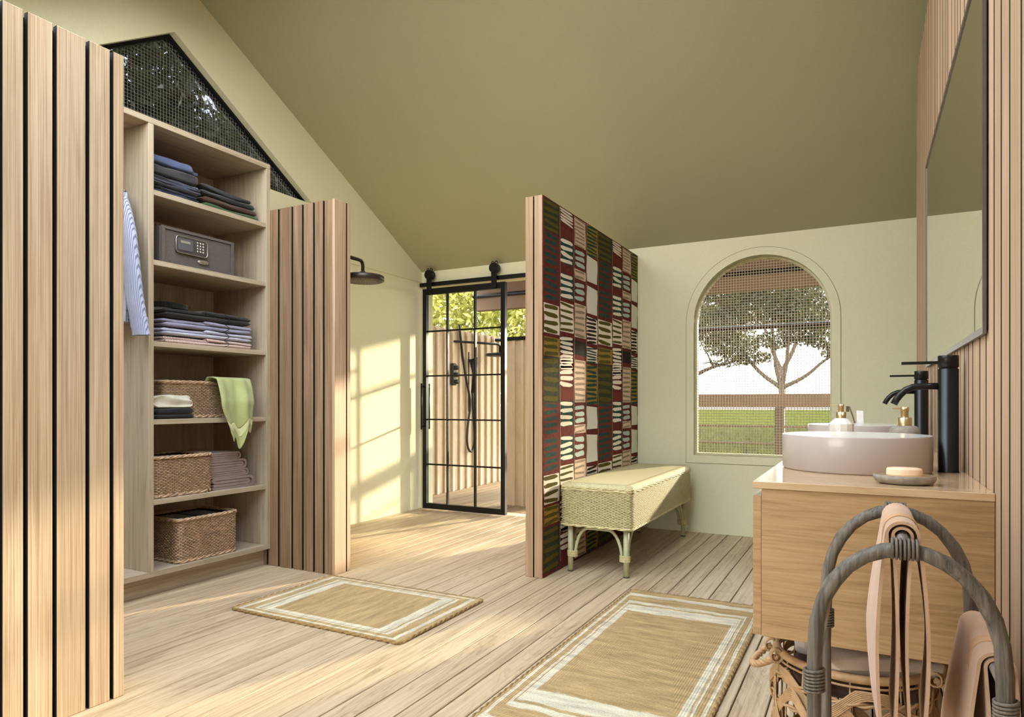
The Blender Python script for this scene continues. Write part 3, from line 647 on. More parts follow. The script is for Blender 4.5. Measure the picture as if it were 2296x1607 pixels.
def basket(label, loc, hx, hy, h, grp='wicker baskets in the closet'):
    t = thing('wicker_basket', label, 'basket', loc, grp)
    m = MB(); P = weave(m, hx-.004, hy-.004, .025, .014, h-.012, .0084, .026)
    m.build('woven_side', M_WICK, t)
    m = MB(); m.box(-hx+.012, hx-.012, -hy+.012, hy-.012, .002, .006)
    Q = resample(rr_path(hx-.009, hy-.009, .022), .03); k = len(Q)
    m.add([(x, y, zz_) for x, y, a, b_ in Q for zz_ in (.004, h-.01)], [(2*i, 2*((i+1) % k), 2*((i+1) % k)+1, 2*i+1) for i in range(k)], True)
    m.build('lining', M_WICKD, t)
    m = MB(); braid(m, P, .0085, .0058, 0, 2, .9); m.build('base_border', M_WICK, t)
    m = MB(); braid(m, P, h-.006, .0062, .003, 3, .8); m.build('rim', M_WICK, t)
    return t
basket('wicker basket with a lime towel hung over its rim', (CX-.24, 2.575, SH[3]+.001), .165, .285, .205)
basket('shallow wicker basket beside the pile of taupe towels', (CX-.19, 2.377, SH[4]+.001), .165, .178, .217)
basket('wicker basket holding dark cloth on the closet floor', (CX-.185, 2.528, .1325), .165, .192, .24)
G3 = 'dark cloths lying in the closet baskets'
soft('folded_cloth', 'dark grey checked cloth filling half of the lowest basket', 'cloth', (CX-.185, 2.44, .30), 'darkcheck', G3, lambda m: slab(m, .165, .27, .062, 0, 3, 0, .006))
soft('folded_cloth', 'navy cloth filling the other half of the lowest basket', 'cloth', (CX-.185, 2.612, .30), 'navy', G3, lambda m: slab(m, .165, .27, .060, 0, 5, 0, .006))
soft('folded_cloth', 'brown cloth inside the basket beside the taupe towels', 'cloth', (CX-.19, 2.377, .65), 'brown', G3, lambda m: slab(m, .31, .27, .055, 0, 7, 0, .006))
bx_ = MB()
# stack of wool
G4 = 'knitwear pile beside the towel basket'
z = SH[3]
soft('folded_knit', 'black folded knit lying on the shelf below the pale one', 'sweater', (CX-.085, 2.315, z), 'black', G4, lambda m: slab(m, .235, .145, .026, 0, 3, 0, .003))
soft('folded_knit', 'dark navy folded knit in the middle of the small pile', 'sweater', (CX-.085, 2.315, z+.026), 'black2', G4, lambda m: slab(m, .23, .145, .033, 0, 5, 0, .004))
soft('folded_knit', 'puffy cream wool knit on top of the small pile', 'sweater', (CX-.088, 2.312, z+.058), 'wool', G4, lambda m: slab(m, .235, .145, .066, 0, 9, .002, .016, nu=40, nv=34, sq=.7))
# taupe towels, folded edge seen at the front
def towfold(w_, h, seed):
    """spiral fold in (y,z)"""
    P = []; th = h/4.3; a0 = -w_/2; a1 = w_/2
    lv = [th*.5, th*1.55, th*2.65, th*3.75]
    P += [(a0, lv[0]), (a1*.3, lv[0]), (a1-th*1.8, lv[0]+.001)]
    P += [(a1-th*1.7+th*1.62*sin(t), (lv[0]+lv[3])/2-th*1.62*cos(t)) for t in [pi*k/8 for k in range(1, 8)]]
    P += [(a1-th*1.8, lv[3]), (a1*.2, lv[3]), (a0+th*1.2, lv[3])]
    P += [(a0+th*.9-th*.55*sin(t), (lv[3]+lv[2])/2+th*.55*cos(t)) for t in [pi*k/5 for k in range(1, 5)]]
    P += [(a0+th*1.2, lv[2]), (a1*.2, lv[2]), (a1-th*2.6, lv[2])]
    P += [(a1-th*2.5+th*.5*sin(t), (lv[2]+lv[1])/2+th*.5*cos(t)) for t in [pi*k/5 for k in range(1, 5)]]
    P += [(a1-th*2.6, lv[1]), (a0+.004, lv[1])]
    return P, th
zz = SH[4]; 
for i, (w_, h, yo, lb) in enumerate([(.285, .070, .0, 'widest taupe towel at the bottom of the towel pile'), (.26, .045, -.022, 'thin taupe towel second from the bottom of the towel pile'), (.255, .058, -.025, 'thick taupe towel second from the top of the towel pile'), (.225, .045, -.045, 'small taupe towel on top of the towel pile')]):
    P, th = towfold(w_, h, i); m = MB(); sheet(m, P, th*.93, -.15, .15, lambda a, b, t: (t, a, b), 6, lambda a, b, f_: (a+.004*sin(f_*5+a*20+i), b))
    tag(m.build('folded_towel', C_['taupe'], None, (CX-.19-.006*i, 2.705+yo, zz)), lb, 'towel', 'taupe towels in the closet'); zz += h*.975
# lime towel draped over basket 4
lt = thing('draped_towel', 'lime green hand towel with a pale band hanging over a basket rim', 'towel', (CX+.0, 2.67, 1.12))
def drape(u, v):
    # v 0 inside the basket -> 1 hanging bottom ; u across y
    rim = 1.135-1.12; w_ = .105*(1-.10*v)+.02*sin(pi*v)
    L = v*.56-.12
    fold = .014*sin(u*9+1)*min(1, max(0, L+.02)*6); yy = (u-.5)*2*w_
    if L < 0: x, z = -.075+L*.25-.0, rim+L*.35+.012+.004*sin(u*7)
    else:
        a = min(1, L/.05); x = -.075+.062*sin(a*pi/2); z = rim+.012*cos(a*pi/2)-max(0, L-.05)
    zl = z
    if L > .05: zl -= (L-.05)*( .06*sin(u*3.2+.6)-.10*abs(u-.42))*2.2*-1 if False else 0
    tip = max(0, v-.55)/.45
    zl += tip*(.10*abs(u-.45)*2-.03*sin(u*14))
    yy = yy*(1-.22*tip)+.012*tip
    x += .055*min(1, max(0, L-.02)/.16)
    return (x+fold+.004*sin(u*20), yy+.006*sin(L*20), zl)
MB().grid(40, 40, lambda u, v: drape(u, v*.80), True).build('towel_cloth', C_['lime'], lt, solid=.006)
MB().grid(40, 8, lambda u, v: drape(u, .80+v*.085), True).build('towel_band', C_['limeband'], lt, solid=.0065)
MB().grid(40, 10, lambda u, v: drape(u, .885+v*.115), True).build('towel_hem', C_['lime'], lt, solid=.006)

# hanging shirt
hs = thing('hanging_shirt', 'blue pinstriped shirt hanging in the closet bay, buttoned cuff showing', 'shirt', (CX-.27, 2.075, 2.16))
def limb(pts, rx, ry, n=16):
    m = MB(); vs = []
    for i, (p, a, b) in enumerate(zip(pts, rx, ry)):
        for k in range(n):
            q = 2*pi*k/n; f_ = 1+.05*noise.noise(Vector((k*.9, i*.5, 3)))
            vs.append((p[0]+cos(q)*a*f_, p[1]+sin(q)*b*f_, p[2]))
    m.add(vs, [(i*n+k, i*n+(k+1) % n, (i+1)*n+(k+1) % n, (i+1)*n+k) for i in range(len(pts)-1) for k in range(n)], True)
    m.add(vs, [tuple(range(n))[::-1], tuple((len(pts)-1)*n+k for k in range(n))], True); return m
# sleeve: towards the room
zs = [-.075, -.11, -.15, -.22, -.30, -.45, -.614, -.70, -.742]
limb([(x_, -.004, z_) for x_, z_ in zip((.11, .145, .168, .196, .222, .250, .279, .303, .313), zs)], [.05, .060, .062, .063, .063, .062, .062, .062, .058], [.02, .028, .030, .032, .030, .028, .026, .026, .026]).build('sleeve', C_['pinstripe'], hs)
limb([(.313, -.004, -.735), (.324, -.004, -.775), (.337, -.004, -.825)], [.062, .062, .061], [.028, .027, .026]).build('cuff', C_['pinstripe'], hs)
for k in range(3): MB().lathe([(.006, 0), (.006, .002), (.003, .003), (0, .003)], seg=12).build('button', C_['slate'], hs, (.268+k*.014, -.034, -.70-.045*k)).rotation_euler = (pi/2, 0, 0)
limb([(-.215-.02*k, 0, -.08-.1*k) for k in range(7)], [.05]+[.07]*6, [.02]+[.028]*6).build('sleeve', C_['pinstripe'], hs)
limb([(0, 0, z_) for z_ in (-.045, -.07, -.10, -.2, -.45, -.75)], [.05, .14, .215, .22, .215, .22], [.03, .034, .036, .04, .045, .05]).build('torso', C_['pinstripe'], hs)
limb([(0, 0, z_) for z_ in (-.055, -.03, -.005)], [.062, .058, .052], [.04, .042, .04]).build('collar', C_['pinstripe'], hs)
h = MB(); h.tube([(-.2, 0, -.09), (-.1, 0, -.045), (0, 0, -.012), (.1, 0, -.045), (.2, 0, -.09)], .006, 8)
h.tube([(0, 0, -.012), (0, 0, .0), (-.0175, 0, .0), (-.0175, 0, .010), (-.010, 0, .017), (0, 0, .0195), (.010, 0, .017), (.017, 0, .008), (.015, 0, -.004)][:1]+[(.0165*cos(radians(a)), 0, .0165*sin(radians(a))) for a in range(-90, 181, 30)], .002, 6)
h.build('hanger', M_GREY, hs)

# ------------------------------------------------------------ shower head beside the middle partition
sh = thing('rain_shower', 'dark round rain shower head on a bent arm', 'shower', (-2.815, 3.305, 1.77))
MSH = plain('shower_bronze', srgb(70, 62, 56), .35, .6)
MB().lathe([(.0, 0), (.128, 0), (.133, .004), (.133, .030), (.128, .034), (.02, .037), (0, .037)], seg=48).build('head', MSH, sh)
m = MB(); 
for i in range(-9, 10):
    for j in range(-9, 10):
        if i*i+j*j < 82: m.lathe([(.0028, 0), (.002, -.003), (0, -.003)], (i*.0133, j*.0133, 0), 5)
tag(m.build('nozzles', plain('nozzle_rubber', srgb(120, 112, 100), .7), sh), kind='stuff')
m = MB().tube([(0, 0, .037), (0, 0, .10), (0, -.006, .118), (0, -.02, .128), (0, -.05, .13), (0, -.224, .13)], .011, 12); m.lathe([(.02, 0), (.02, .02), (.011, .03)], (0, 0, .037), 16); m.build('arm', MSH, sh)

# ------------------------------------------------------------ bench
bn = thing('wicker_bench', 'pale woven wicker bench on four painted rattan legs', 'bench', (-1.38, 4.36, 0))
BX, BY = .217, .715
m = MB(); P = weave(m, BX, BY, .022, .283, .508, .0072, .034, .0034, .54); m.build('woven_side', M_BENCH, bn)
m = MB(); Q = resample(rr_path(BX-.005, BY-.005, .02), .04); k = len(Q)
m.add([(x, y, zz_) for x, y, a, b_ in Q for zz_ in (.283, .506)], [(2*i, 2*((i+1) % k), 2*((i+1) % k)+1, 2*i+1) for i in range(k)], True)
m.add([(x, y, .284) for x, y, a, b_ in Q], [tuple(range(k))], False); m.build('lining', plain('bench_inner', srgb(120, 108, 74), .9), bn)
m = MB(); braid(m, P, .505, .0055, .0, 3, .7); braid(m, P, .493, .0048, .001, 2, -.6); m.build('upper_border', M_BENCH, bn)
m = MB(); braid(m, P, .281, .005, .0, 2, .8); m.build('lower_border', M_BENCH, bn)
mt, n, l, b = newmat('bench_top_weave'); b.inputs['Roughness'].default_value = .7
v = coords(n, l, (1, 1, 1), False); s = n.new('ShaderNodeSeparateXYZ'); l.new(v, s.inputs[0])
wx = math_(n, l, 'SINE', math_(n, l, 'MULTIPLY', s.outputs[0], 2*pi/.009)); wy = math_(n, l, 'SINE', math_(n, l, 'MULTIPLY', s.outputs[1], 2*pi/.009))
pw = math_(n, l, 'MULTIPLY', wx, wy); r = ramp(n, [(.0, srgb(150, 136, 92)), (.5, srgb(214, 202, 156)), (1, srgb(226, 214, 170))]); l.new(math_(n, l, 'ADD', math_(n, l, 'MULTIPLY', pw, .5), .5), r.inputs[0])
l.new(r.outputs[0], b.inputs['Base Color']); bump_(n, l, pw, b, .6, .002)
m = MB()
L = [(0, .512), (.004, .520), (.012, .527), (.026, .531)]
loops = []
for ins, z_ in L: loops.append([(x*(1-ins/BX) if False else x-a*ins, y-b_*ins, z_) for x, y, a, b_ in resample(rr_path(BX+.003, BY+.003, .028), .04)])
k = len(loops[0])
for A, B in zip(loops[:-1], loops[1:]): m.add(A+B, [(i, (i+1) % k, k+(i+1) % k, k+i) for i in range(k)], True)
m.add(loops[-1], [tuple(range(k))], False); m.add([(q[0], q[1], .5) for q in loops[0]]+loops[0], [(i, (i+1) % k, k+(i+1) % k, k+i) for i in range(k)], True); m.build('seat_top', mt, bn)
m = MB(); inner = resample(rr_path(BX-.024, BY-.024, .012), .0105)
for i, (x, y, a, b_) in enumerate(inner):
    for ofs in (0, .011):
        xx, yy = x-a*ofs, y-b_*ofs; tx, ty = -b_, a
        m.add([(xx+tx*.0026+a*.0022, yy+ty*.0026+b_*.0022, .5318), (xx-tx*.0026+a*.0022, yy-ty*.0026+b_*.0022, .5318), (xx-tx*.0026-a*.0022, yy-ty*.0026-b_*.0022, .5318), (xx+tx*.0026-a*.0022, yy+ty*.0026-b_*.0022, .5318)], [(0, 1, 2, 3)], False)
tag(m.build('stitch_line', plain('stitch_brown', srgb(112, 96, 62), .8), bn), kind='stuff')
for sx in (-1, 1):
    for sy in (-1, 1):
        x, y = sx*.172, sy*.675
        lg = MB().tube([(x, y, .008), (x, y, .285)], .0165, 16).build('leg', M_BLEG, bn)
        MB().lathe([(.0168, 0), (.0168, .008)], (x, y, .0005), 16).build('foot', plain('foot_rubber', srgb(70, 64, 50), .8) if 'foot_rubber' not in MATS else MATS['foot_rubber'], lg)
        m = MB()
        for k in range(6):
            zc = .092+k*.0062
            m.tube([(x-sx*.0085+.0285*cos(q)*1.0, y+.0185*sin(q), zc) if False else (x+(-sx*.010)+cos(q)*.030, y+(-sy*.006)+sin(q)*.024, zc) for q in [2*pi*j/16 for j in range(16)]], .0032, 5, closed=True)
        m.build('binding', M_BENCH, lg)
def archrod(a, b, c0, zlo, ztop, fixed, ax):
    pts = []
    n = 18
    for k in range(n+1):
        t = k/n; 
        if t < .36: q = t/.36; u = a+(b-a)*.0; u = a+ (c0)*(1-cos(q*pi/2)); zz_ = zlo+(ztop-zlo)*sin(q*pi/2)
        elif t > .64: q = (1-t)/.36; u = b-(c0)*(1-cos(q*pi/2)); zz_ = zlo+(ztop-zlo)*sin(q*pi/2)
        else: q = (t-.36)/.28; u = a+c0+(b-a-2*c0)*q; zz_ = ztop
        pts.append((u, fixed, zz_) if ax == 'x' else (fixed, u, zz_))
    return pts
for sy in (-1, 1):
    MB().tube(archrod(-.145, .145, .085, .085, .262, sy*.668, 'x'), .0095, 10).build('brace', M_BLEG, bn)
for sx in (-1, 1):
    for sy in (-1, 1):
        y = sy*.645; MB().tube([(sx*.172, y, .085), (sx*.172, y-sy*.006, .14), (sx*.172, y-sy*.03, .20), (sx*.172, y-sy*.075, .25), (sx*.172, y-sy*.12, .268)], .0085, 10).build('brace', M_BLEG, bn)

# ------------------------------------------------------------ rugs
def rug(name, lb, x0, x1, y0, y1, bx_, by_):
    hx, hy = (x1-x0)/2, (y1-y0)/2; m = MB(); P = resample(rr_path(hx, hy, .015), .03); k = len(P); rows = []
    for ins, z_ in ((.003, .001), (0, .004), (0, .008), (.004, .011)): rows.append([(x-a*ins, y-b_*ins, z_) for x, y, a, b_ in P])
    for A, B in zip(rows[:-1], rows[1:]): m.add(A+B, [(i, (i+1) % k, k+(i+1) % k, k+i) for i in range(k)], True)
    m.add(rows[-1], [tuple(range(k))], False); m.add(rows[0], [tuple(range(k))], False)
    t = thing(name, lb, 'rug', ((x0+x1)/2, (y0+y1)/2, 0)); m.build('braided_field', rugmat(name+'_jute_%d' % int(y1*10), hx, hy, bx_, by_), t)
    m = MB(); braid(m, resample(rr_path(hx-.003, hy-.003, .015), .012), .007, .0045, 0, 2, .9); m.build('edge_braid', plain('edge_jute', srgb(150, 122, 76), .9, nz=.3, nscale=90) if 'edge_jute' not in MATS else MATS['edge_jute'], t)
rug('jute_rug', 'small braided jute rug in front of the closet', -2.712, -1.697, 2.22, 2.91, .19, .10)
rug('jute_rug', 'long braided jute rug beside the vanity', -1.10, -.427, 1.73, 3.436, .10, .36)

# ------------------------------------------------------------ vanity
VX, VY0, VY1 = -.247, 1.75, 3.78
va = thing('vanity_cabinet', 'floating oak vanity cabinet fixed to the slatted wall', 'cabinet', (0, VY0, .424))
bx('body', M_VAN, (VX+.02, XW-.001, 0, VY1-VY0, 0, .364), va, .001)
for k in range(2):
    y0 = .0005+k*(VY1-VY0)/2; bx('drawer', M_VAN, (VX, VX+.0195, y0, y0+(VY1-VY0)/2-.004, .002, .346), va, .001)
    MB().prism([(VX+.001, .346), (VX+.0195, .346), (VX+.0195, .354), (VX+.012, .354)], mpy, y0, y0+(VY1-VY0)/2-.004).build('finger_pull', MCH, va)
ct = bx('countertop', M_TOP, (VX, XW-.001, 0, VY1-VY0+.005, 0, .0175), None, .001, (0, VY0-.004, .7885)); tag(ct, 'glossy pale oak countertop on the vanity cabinet', 'countertop')
CT = .8061
def basin(lb, y):
    t = thing('basin', lb, 'basin', (-.028, y, CT), 'round vessel basins on the countertop')
    MB().lathe([(0, 0), (.192, 0), (.1965, .004), (.1975, .098), (.1965, .101), (.1945, .1015)], seg=64).build('outer_bowl', M_CER, t)
    MB().lathe([(.1945, .1016), (.1925, .100), (.190, .06), (.180, .03), (.15, .016), (.02, .012), (0, .012)], seg=64).build('inner_bowl', M_CERW, t)
    MB().lathe([(.022, .013), (.022, .0155), (.015, .017), (0, .017)], seg=24).build('drain', M_TAP, t)
basin('round grey stoneware vessel basin with soap dish before it', 2.21); basin('round grey vessel basin farther along, partly hidden behind soap bottles', 3.24)
def tap(lb, y):
    t = thing('tap', lb, 'tap', (.206, y, CT+.0002), 'tall black basin taps')
    MB().lathe([(.0265, 0), (.0265, .003), (.0255, .0035), (.0255, .288), (.0245, .289)], seg=40).build('body', M_TAP, t)
    c_ = MB().lathe([(.0225, .289), (.0225, .2925), (.0258, .293), (.0258, .325), (.0250, .3262), (0, .3262)], seg=40); c_.build('mixer_cap', M_TAP, t)
    MB().box(-.114, -.02, -.0075, .0075, .3035, .3115, .001).build('lever', M_TAP, t)
    pts = [(-.015, 0, .241), (-.06, 0, .241), (-.085, 0, .239), (-.103, 0, .231), (-.117, 0, .217), (-.126, 0, .204), (-.133, 0, .190)]
    MB().tube(pts, .0095, 20).build('spout', M_TAP, t)
    return t
tap('tall matt black tap at the basin with the soap dish', 2.232); tap('matt black tap at the far basin', 3.26)
# soap dish + soap
sd = thing('soap_dish', 'oval grey stone dish with a brass coloured inside', 'dish', (.083, 1.86, CT+.0002))
MB().lathe([(0, 0), (.050, 0), (.062, .005), (.0665, .013), (.0665, .0205), (.0645, .0215)], seg=48, ey=.8).build('dish_body', M_STONE, sd)
MB().lathe([(.0645, .0216), (.0625, .0185), (.058, .013), (.045, .0085), (0, .008)], seg=48, ey=.8).build('dish_inside', M_GOLD, sd)
o = MB().lathe([(0, 0), (.034, 0), (.0375, .003), (.038, .008), (.038, .024), (.036, .028), (.030, .0295), (0, .030)], (0, 0, 0), 48, 1, .66).build('soap_bar', M_SOAP, None, (.083, 1.86, CT+.0092)); tag(o, 'oval blush coloured soap bar lying in the stone dish', 'soap')
# soap bottles
def pump(t, z, r, mat, nz_, k):
    m = MB().lathe([(r, 0), (r, .030*k), (r*.9, .032*k)], (0, 0, z), 24); m.build('pump_collar', mat, t)
    m = MB().lathe([(r*.55, 0), (r*.55, .026*k), (r*.62, .0265*k), (r*.62, .042*k), (0, .0425*k)], (0, 0, z+.031*k), 20)
    m.box(-nz_, 0, -.0035, .0035, z+(.031+.033)*k, z+(.031+.0395)*k, .001); m.build('pump_head', mat, t)
t = thing('soap_bottle', 'white faceted soap bottle with brass pump', 'bottle', (-.079, 2.75, CT+.0002), 'soap bottles between the basins')
m = MB().lathe([(0, 0), (.040, 0), (.0425, .003), (.0425, .116), (.022, .136), (.016, .138), (0, .139)], seg=12, smooth=False); m.build('bottle_body', plain('white_marble', srgb(226, 218, 206), .25, nz=.12, nscale=10), t); pump(t, .138, .0165, M_GOLD, .030, .7)
t = thing('soap_bottle', 'squat grey stone soap bottle with brass pump', 'bottle', (.118, 2.62, CT+.0002), 'soap bottles between the basins')
MB().lathe([(0, 0), (.040, 0), (.045, .004), (.0465, .02), (.0465, .096), (.043, .109), (.033, .116), (0, .118)], seg=40).build('bottle_body', M_STONE, t); pump(t, .117, .021, M_GOLD, .036, .86)
t = thing('lidded_jar', 'low stone jar with a brass lid beside the white soap bottle', 'jar', (-.153, 2.62, CT+.0002))
MB().lathe([(0, 0), (.036, 0), (.038, .004), (.038, .078)], seg=36).build('jar_body', M_STONE, t); MB().lathe([(.040, .078), (.040, .089), (.038, .091), (0, .091)], seg=36).build('lid', M_GOLD, t)
t = thing('tumbler', 'small stone tumbler behind the far basin', 'cup', (-.035, 3.61, CT+.0002))
MB().lathe([(0, 0), (.033, 0), (.035, .003), (.035, .085), (.033, .086), (.031, .084), (.031, .006), (0, .006)], seg=32).build('cup_wall', M_STONE, t)
tb = thing('toothbrush', 'wooden toothbrush leaning in the tumbler', 'toothbrush', (-.035, 3.61, CT+.008))
m = MB().tube([(.016, 0, .0), (-.012, 0, .10), (-.022, 0, .135), (-.034, 0, .168)], [.004, .0045, .005, .006], 8, flat=(1, .7)); m.build('brush_handle', plain('bamboo', srgb(128, 102, 74), .6), tb)
m = MB().box(-.047, -.033, -.006, .006, .143, .170); m.build('bristles', plain('bristle', srgb(96, 78, 58), .9), tb)
tb = thing('toothpaste_tube', 'flat white tube standing in the tumbler', 'tube', (-.035, 3.61, CT+.008))
m = MB(); m.prism([(.004, 0), (.022, 0), (.030, .06), (.026, .148), (-.002, .150), (.000, .06)], mpy, -.006, .006); m.build('tube_body', plain('tube_white', srgb(240, 238, 232), .5), tb)

# ------------------------------------------------------------ mirror
mr = thing('wall_mirror', 'large rectangular mirror in a slim grey frame on the slatted wall', 'mirror', (XW, 2.65, 1.602))
a0, a1, z0, z1 = -.81, .813, -.445, .445; xf = -.0085
MB().holed([[(a0, z0), (a1, z0), (a1, z1), (a0, z1)], [(a0+.009, z0+.016), (a1-.009, z0+.016), (a1-.009, z1-.014), (a0+.009, z1-.014)]], mpx, xf-.003, xf+.0042).build('frame', M_GREY, mr)
bx('mirror_glass', M_MIR, (xf, xf+.004, a0+.0085, a1-.0085, z0+.0155, z1-.0135), mr)
bx('backing', M_BLK, (xf+.0042, -.0005, a0+.006, a1-.006, z0+.012, z1-.01), mr)

# ------------------------------------------------------------ towel rack
tr = thing('towel_rack', 'grey weathered rattan towel rack with two hoops', 'rack', (.054, 1.38, 0))
def hoop(y, zc):
    P = [(-.128, y, .002), (-.128, y, .25), (-.1285, y, .50), (-.127, y, .60)]
    for k in range(1, 14):
        a = pi-pi*k/14; P.append((.127*cos(a), y, .60+(zc-.60)*sin(a)**.92))
    P += [(.127, y, .60), (.1285, y, .50), (.128, y, .25), (.128, y, .002)]
    return P
for y, zc in ((-.178, .772), (.178, .782)):
    m = MB(); m.tube(hoop(y, zc), [.0115*(1+.06*sin(k*2.3)) for k in range(21)], 10); hp = m.build('hoop', M_RAT, tr)
    m = MB()
    for k in range(7): m.tube([(-.0165+k*.0055, y+.0150*cos(q), zc+.001+.0150*sin(q)) for q in [2*pi*j/14 for j in range(14)]], .0026, 5, closed=True)
    m.build('binding', M_RAT, hp)
    for sx in (-1, 1):
        m = MB()
        for k in range(7): m.tube([(sx*.128+.0148*cos(q), y+.0148*sin(q), .53+k*.0055+.002*cos(q)) for q in [2*pi*j/14 for j in range(14)]], .0026, 5, closed=True)
        m.build('binding', M_RAT, hp)
MB().tube([(0, -.178, .776), (0, .178, .784)], .0095, 14).build('top_bar', M_RATX, tr)
for sx in (-1, 1): MB().tube([(sx*.126, -.178, .588), (sx*.126, .178, .588)], .0095, 14).build('side_bar', M_RATX, tr)
for sx in (-1, 1): MB().tube([(sx*.128, -.178, .10), (sx*.128, .178, .10)], .008, 12).build('foot_bar', M_RATX, tr)
def hung(name, lb, x, z, r, drop, fl, fr, y0, y1):
    t = thing(name, lb, 'towel', (x, (y0+y1)/2, z), 'peach towels on the rack')
    def prof(rr, dl, dr_, wl, wr, bow):
        P = []
        for k in range(14): q = k/14; P.append((-rr-wl*sin(q*2.2+.9)*(1-q)*1.2-bow*sin(pi*q)*(1 if True else 0), -dl*(1-q)))
        P = [(-rr-(wl*(1-q)**1.0*.6+wl*.6*sin(pi*(1-q)))-bow*sin(pi*(1-q)), -dl*(1-q)) for q in [k/14 for k in range(14)]]
        P += [(-rr*cos(a), rr*sin(a)) for a in [pi*k/12 for k in range(13)]]
        P += [(rr+(wr*q*.6+wr*.6*sin(pi*q))+bow*sin(pi*q), -dr_*q) for q in [k/14 for k in range(1, 15)]]
        return P
    yy0, yy1 = y0-(y0+y1)/2, y1-(y0+y1)/2
    wob = lambda a, b, f_: (a*(1+.35*f_*min(1, max(0, -b)/.2)), b)
    mp = lambda a, b, t: (a, t, b)
    m = MB(); sheet(m, prof(r+.0135, drop, drop*.98, fl, fr, .004), .0052, yy0, yy1, mp, 8, wob); m.build('outer_layer', C_['peach'], t)
    m = MB(); sheet(m, prof(r+.0042, drop*.985, drop*.96, -.004, -.004, -.004), .0046, yy0+.002, yy1-.002, mp, 6); m.build('inner_layer', C_['peach'], t)
    m = MB(); P = prof(r+.0172, drop*.15, drop*.15, .002, .002, 0); sheet(m, [p_ for p_ in P if p_[1] > -.1], .0012, yy0+.055, yy0+.085, mp, 2); m.build('woven_band', plain('band_peach', srgb(198, 158, 120), .7) if 'band_peach' not in MATS else MATS['band_peach'], t)
hung('hanging_towel', 'peach felted towel hanging over the top bar of the rack', .054, .781, .0098, .345, .010, .010, 1.262, 1.49)
hung('hanging_towel', 'peach felted towel hanging over the lower side bar near the slatted wall', .180, .588, .0098, .33, .012, .004, 1.264, 1.50)

# ------------------------------------------------------------ laundry basket under the vanity
lb = thing('laundry_basket', 'open weave rattan laundry basket with rope handles under the vanity', 'basket', (-.032, 1.955, 0))
RX, RYY, HZ = .188, .188, .352
def surf(a, z, o=0):
    k = 1-.10*(z/HZ-.55)**2*2; return ((RX*k+o)*cos(a), (RYY*k+o)*sin(a), z)
m = MB(); m.tube([surf(2*pi*k/48, HZ-.004) for k in range(48)], .0105, 10, closed=True); m.tube([surf(2*pi*k/48, HZ-.022, .003) for k in range(48)], .003, 6, closed=True); m.build('rim', M_HYA, lb)
m = MB()
for k in range(20):
    a = 2*pi*k/20; m.tube([surf(a, z_, -.004) for z_ in (.01, .09, .18, .27, HZ-.01)], .0075, 4, flat=(1, .3) if False else (1, .35))
m.build('stakes', M_HYA, lb)
for j, z_ in enumerate((.035, .10, .165, .23, .29)):
    m = MB()
    for s_ in range(2): m.tube([surf(2*pi*k/120, z_+.0038*sin(k*.9+s_*pi), .001+.0038*cos(k*.9+s_*pi)) for k in range(120)], .0036, 5, closed=True)
    m.build('rope_ring', M_HYA, lb)
m = MB()
for j, (zc, A, nw, ph) in enumerate(((.075, .045, 5, 0), (.075, .045, 5, pi), (.205, .062, 5, .6), (.205, .062, 5, .6+pi), (.285, .035, 5, 1.9))):
    for s_ in range(7):
        m.tube([surf(2*pi*k/100, min(HZ-.03, max(.012, zc+A*sin(nw*2*pi*k/100+ph)+(s_-3)*.0048)), .006+.005*cos(nw*2*pi*k/100*2+ph+j)) for k in range(100)], .0025, 5, closed=True)
m.build('ribbon_weave', M_HYA, lb)
m = MB().lathe([(0, 0), (.150, 0), (.160, .006), (.150, .010), (0, .010)], (0, 0, .001), 40); m.build('base', M_HYA, lb)
for sgn in (-1, 1):
    m = MB(); ang = radians(197) if sgn < 0 else radians(-12)
    cx_, cy_ = (RX+.004)*cos(ang), (RYY+.004)*sin(ang)
    for s_ in range(3):
        pts = []
        for k in range(40):
            q = pi*k/39; ou = .052*sin(q); side = .040*cos(q); dz = -.034*sin(q)
            tx, ty = -sin(ang), cos(ang); w1 = .0048*cos(k*.8+s_*2.094); w2 = .0048*sin(k*.8+s_*2.094)
            pts.append((cx_+cos(ang)*(ou+w1)+tx*side, cy_+sin(ang)*(ou+w1)+ty*side, HZ-.012+dz+w2))
        m.tube(pts, .0055, 6)
    m.build('rope_handle', M_HYA, lb)
    for q_ in (-.040, .040):
        m = MB()
        for k in range(4):
            bx0, by0 = cx_-sin(ang)*(q_+(k-1.5)*.005), cy_+cos(ang)*(q_+(k-1.5)*.005)
            m.tube([(bx0+cos(ang)*.015*cos(q), by0+sin(ang)*.015*cos(q), HZ-.008+.017*sin(q)) for q in [2*pi*j/10 for j in range(10)]], .0026, 5, closed=True)
        m.build('knot', M_HYA, lb)
G5 = 'towels inside the laundry basket'
soft('rolled_towel', 'beige linen towel bulging out of the laundry basket', 'towel', (.01, 1.93, .338), 'linen', G5, lambda m: slab(m, .22, .27, .045, 0, 3, 0, .010), .4)
soft('rolled_towel', 'white towel tucked beside the linen one in the laundry basket', 'towel', (-.115, 1.99, .325), 'whitecl', G5, lambda m: slab(m, .13, .09, .05, 0, 9, 0, .008), -.3)
soft('rolled_towel', 'dark towel deep down in the laundry basket', 'towel', (-.03, 1.955, .27), 'brown', G5, lambda m: slab(m, .28, .28, .062, 0, 5, 0, .010))

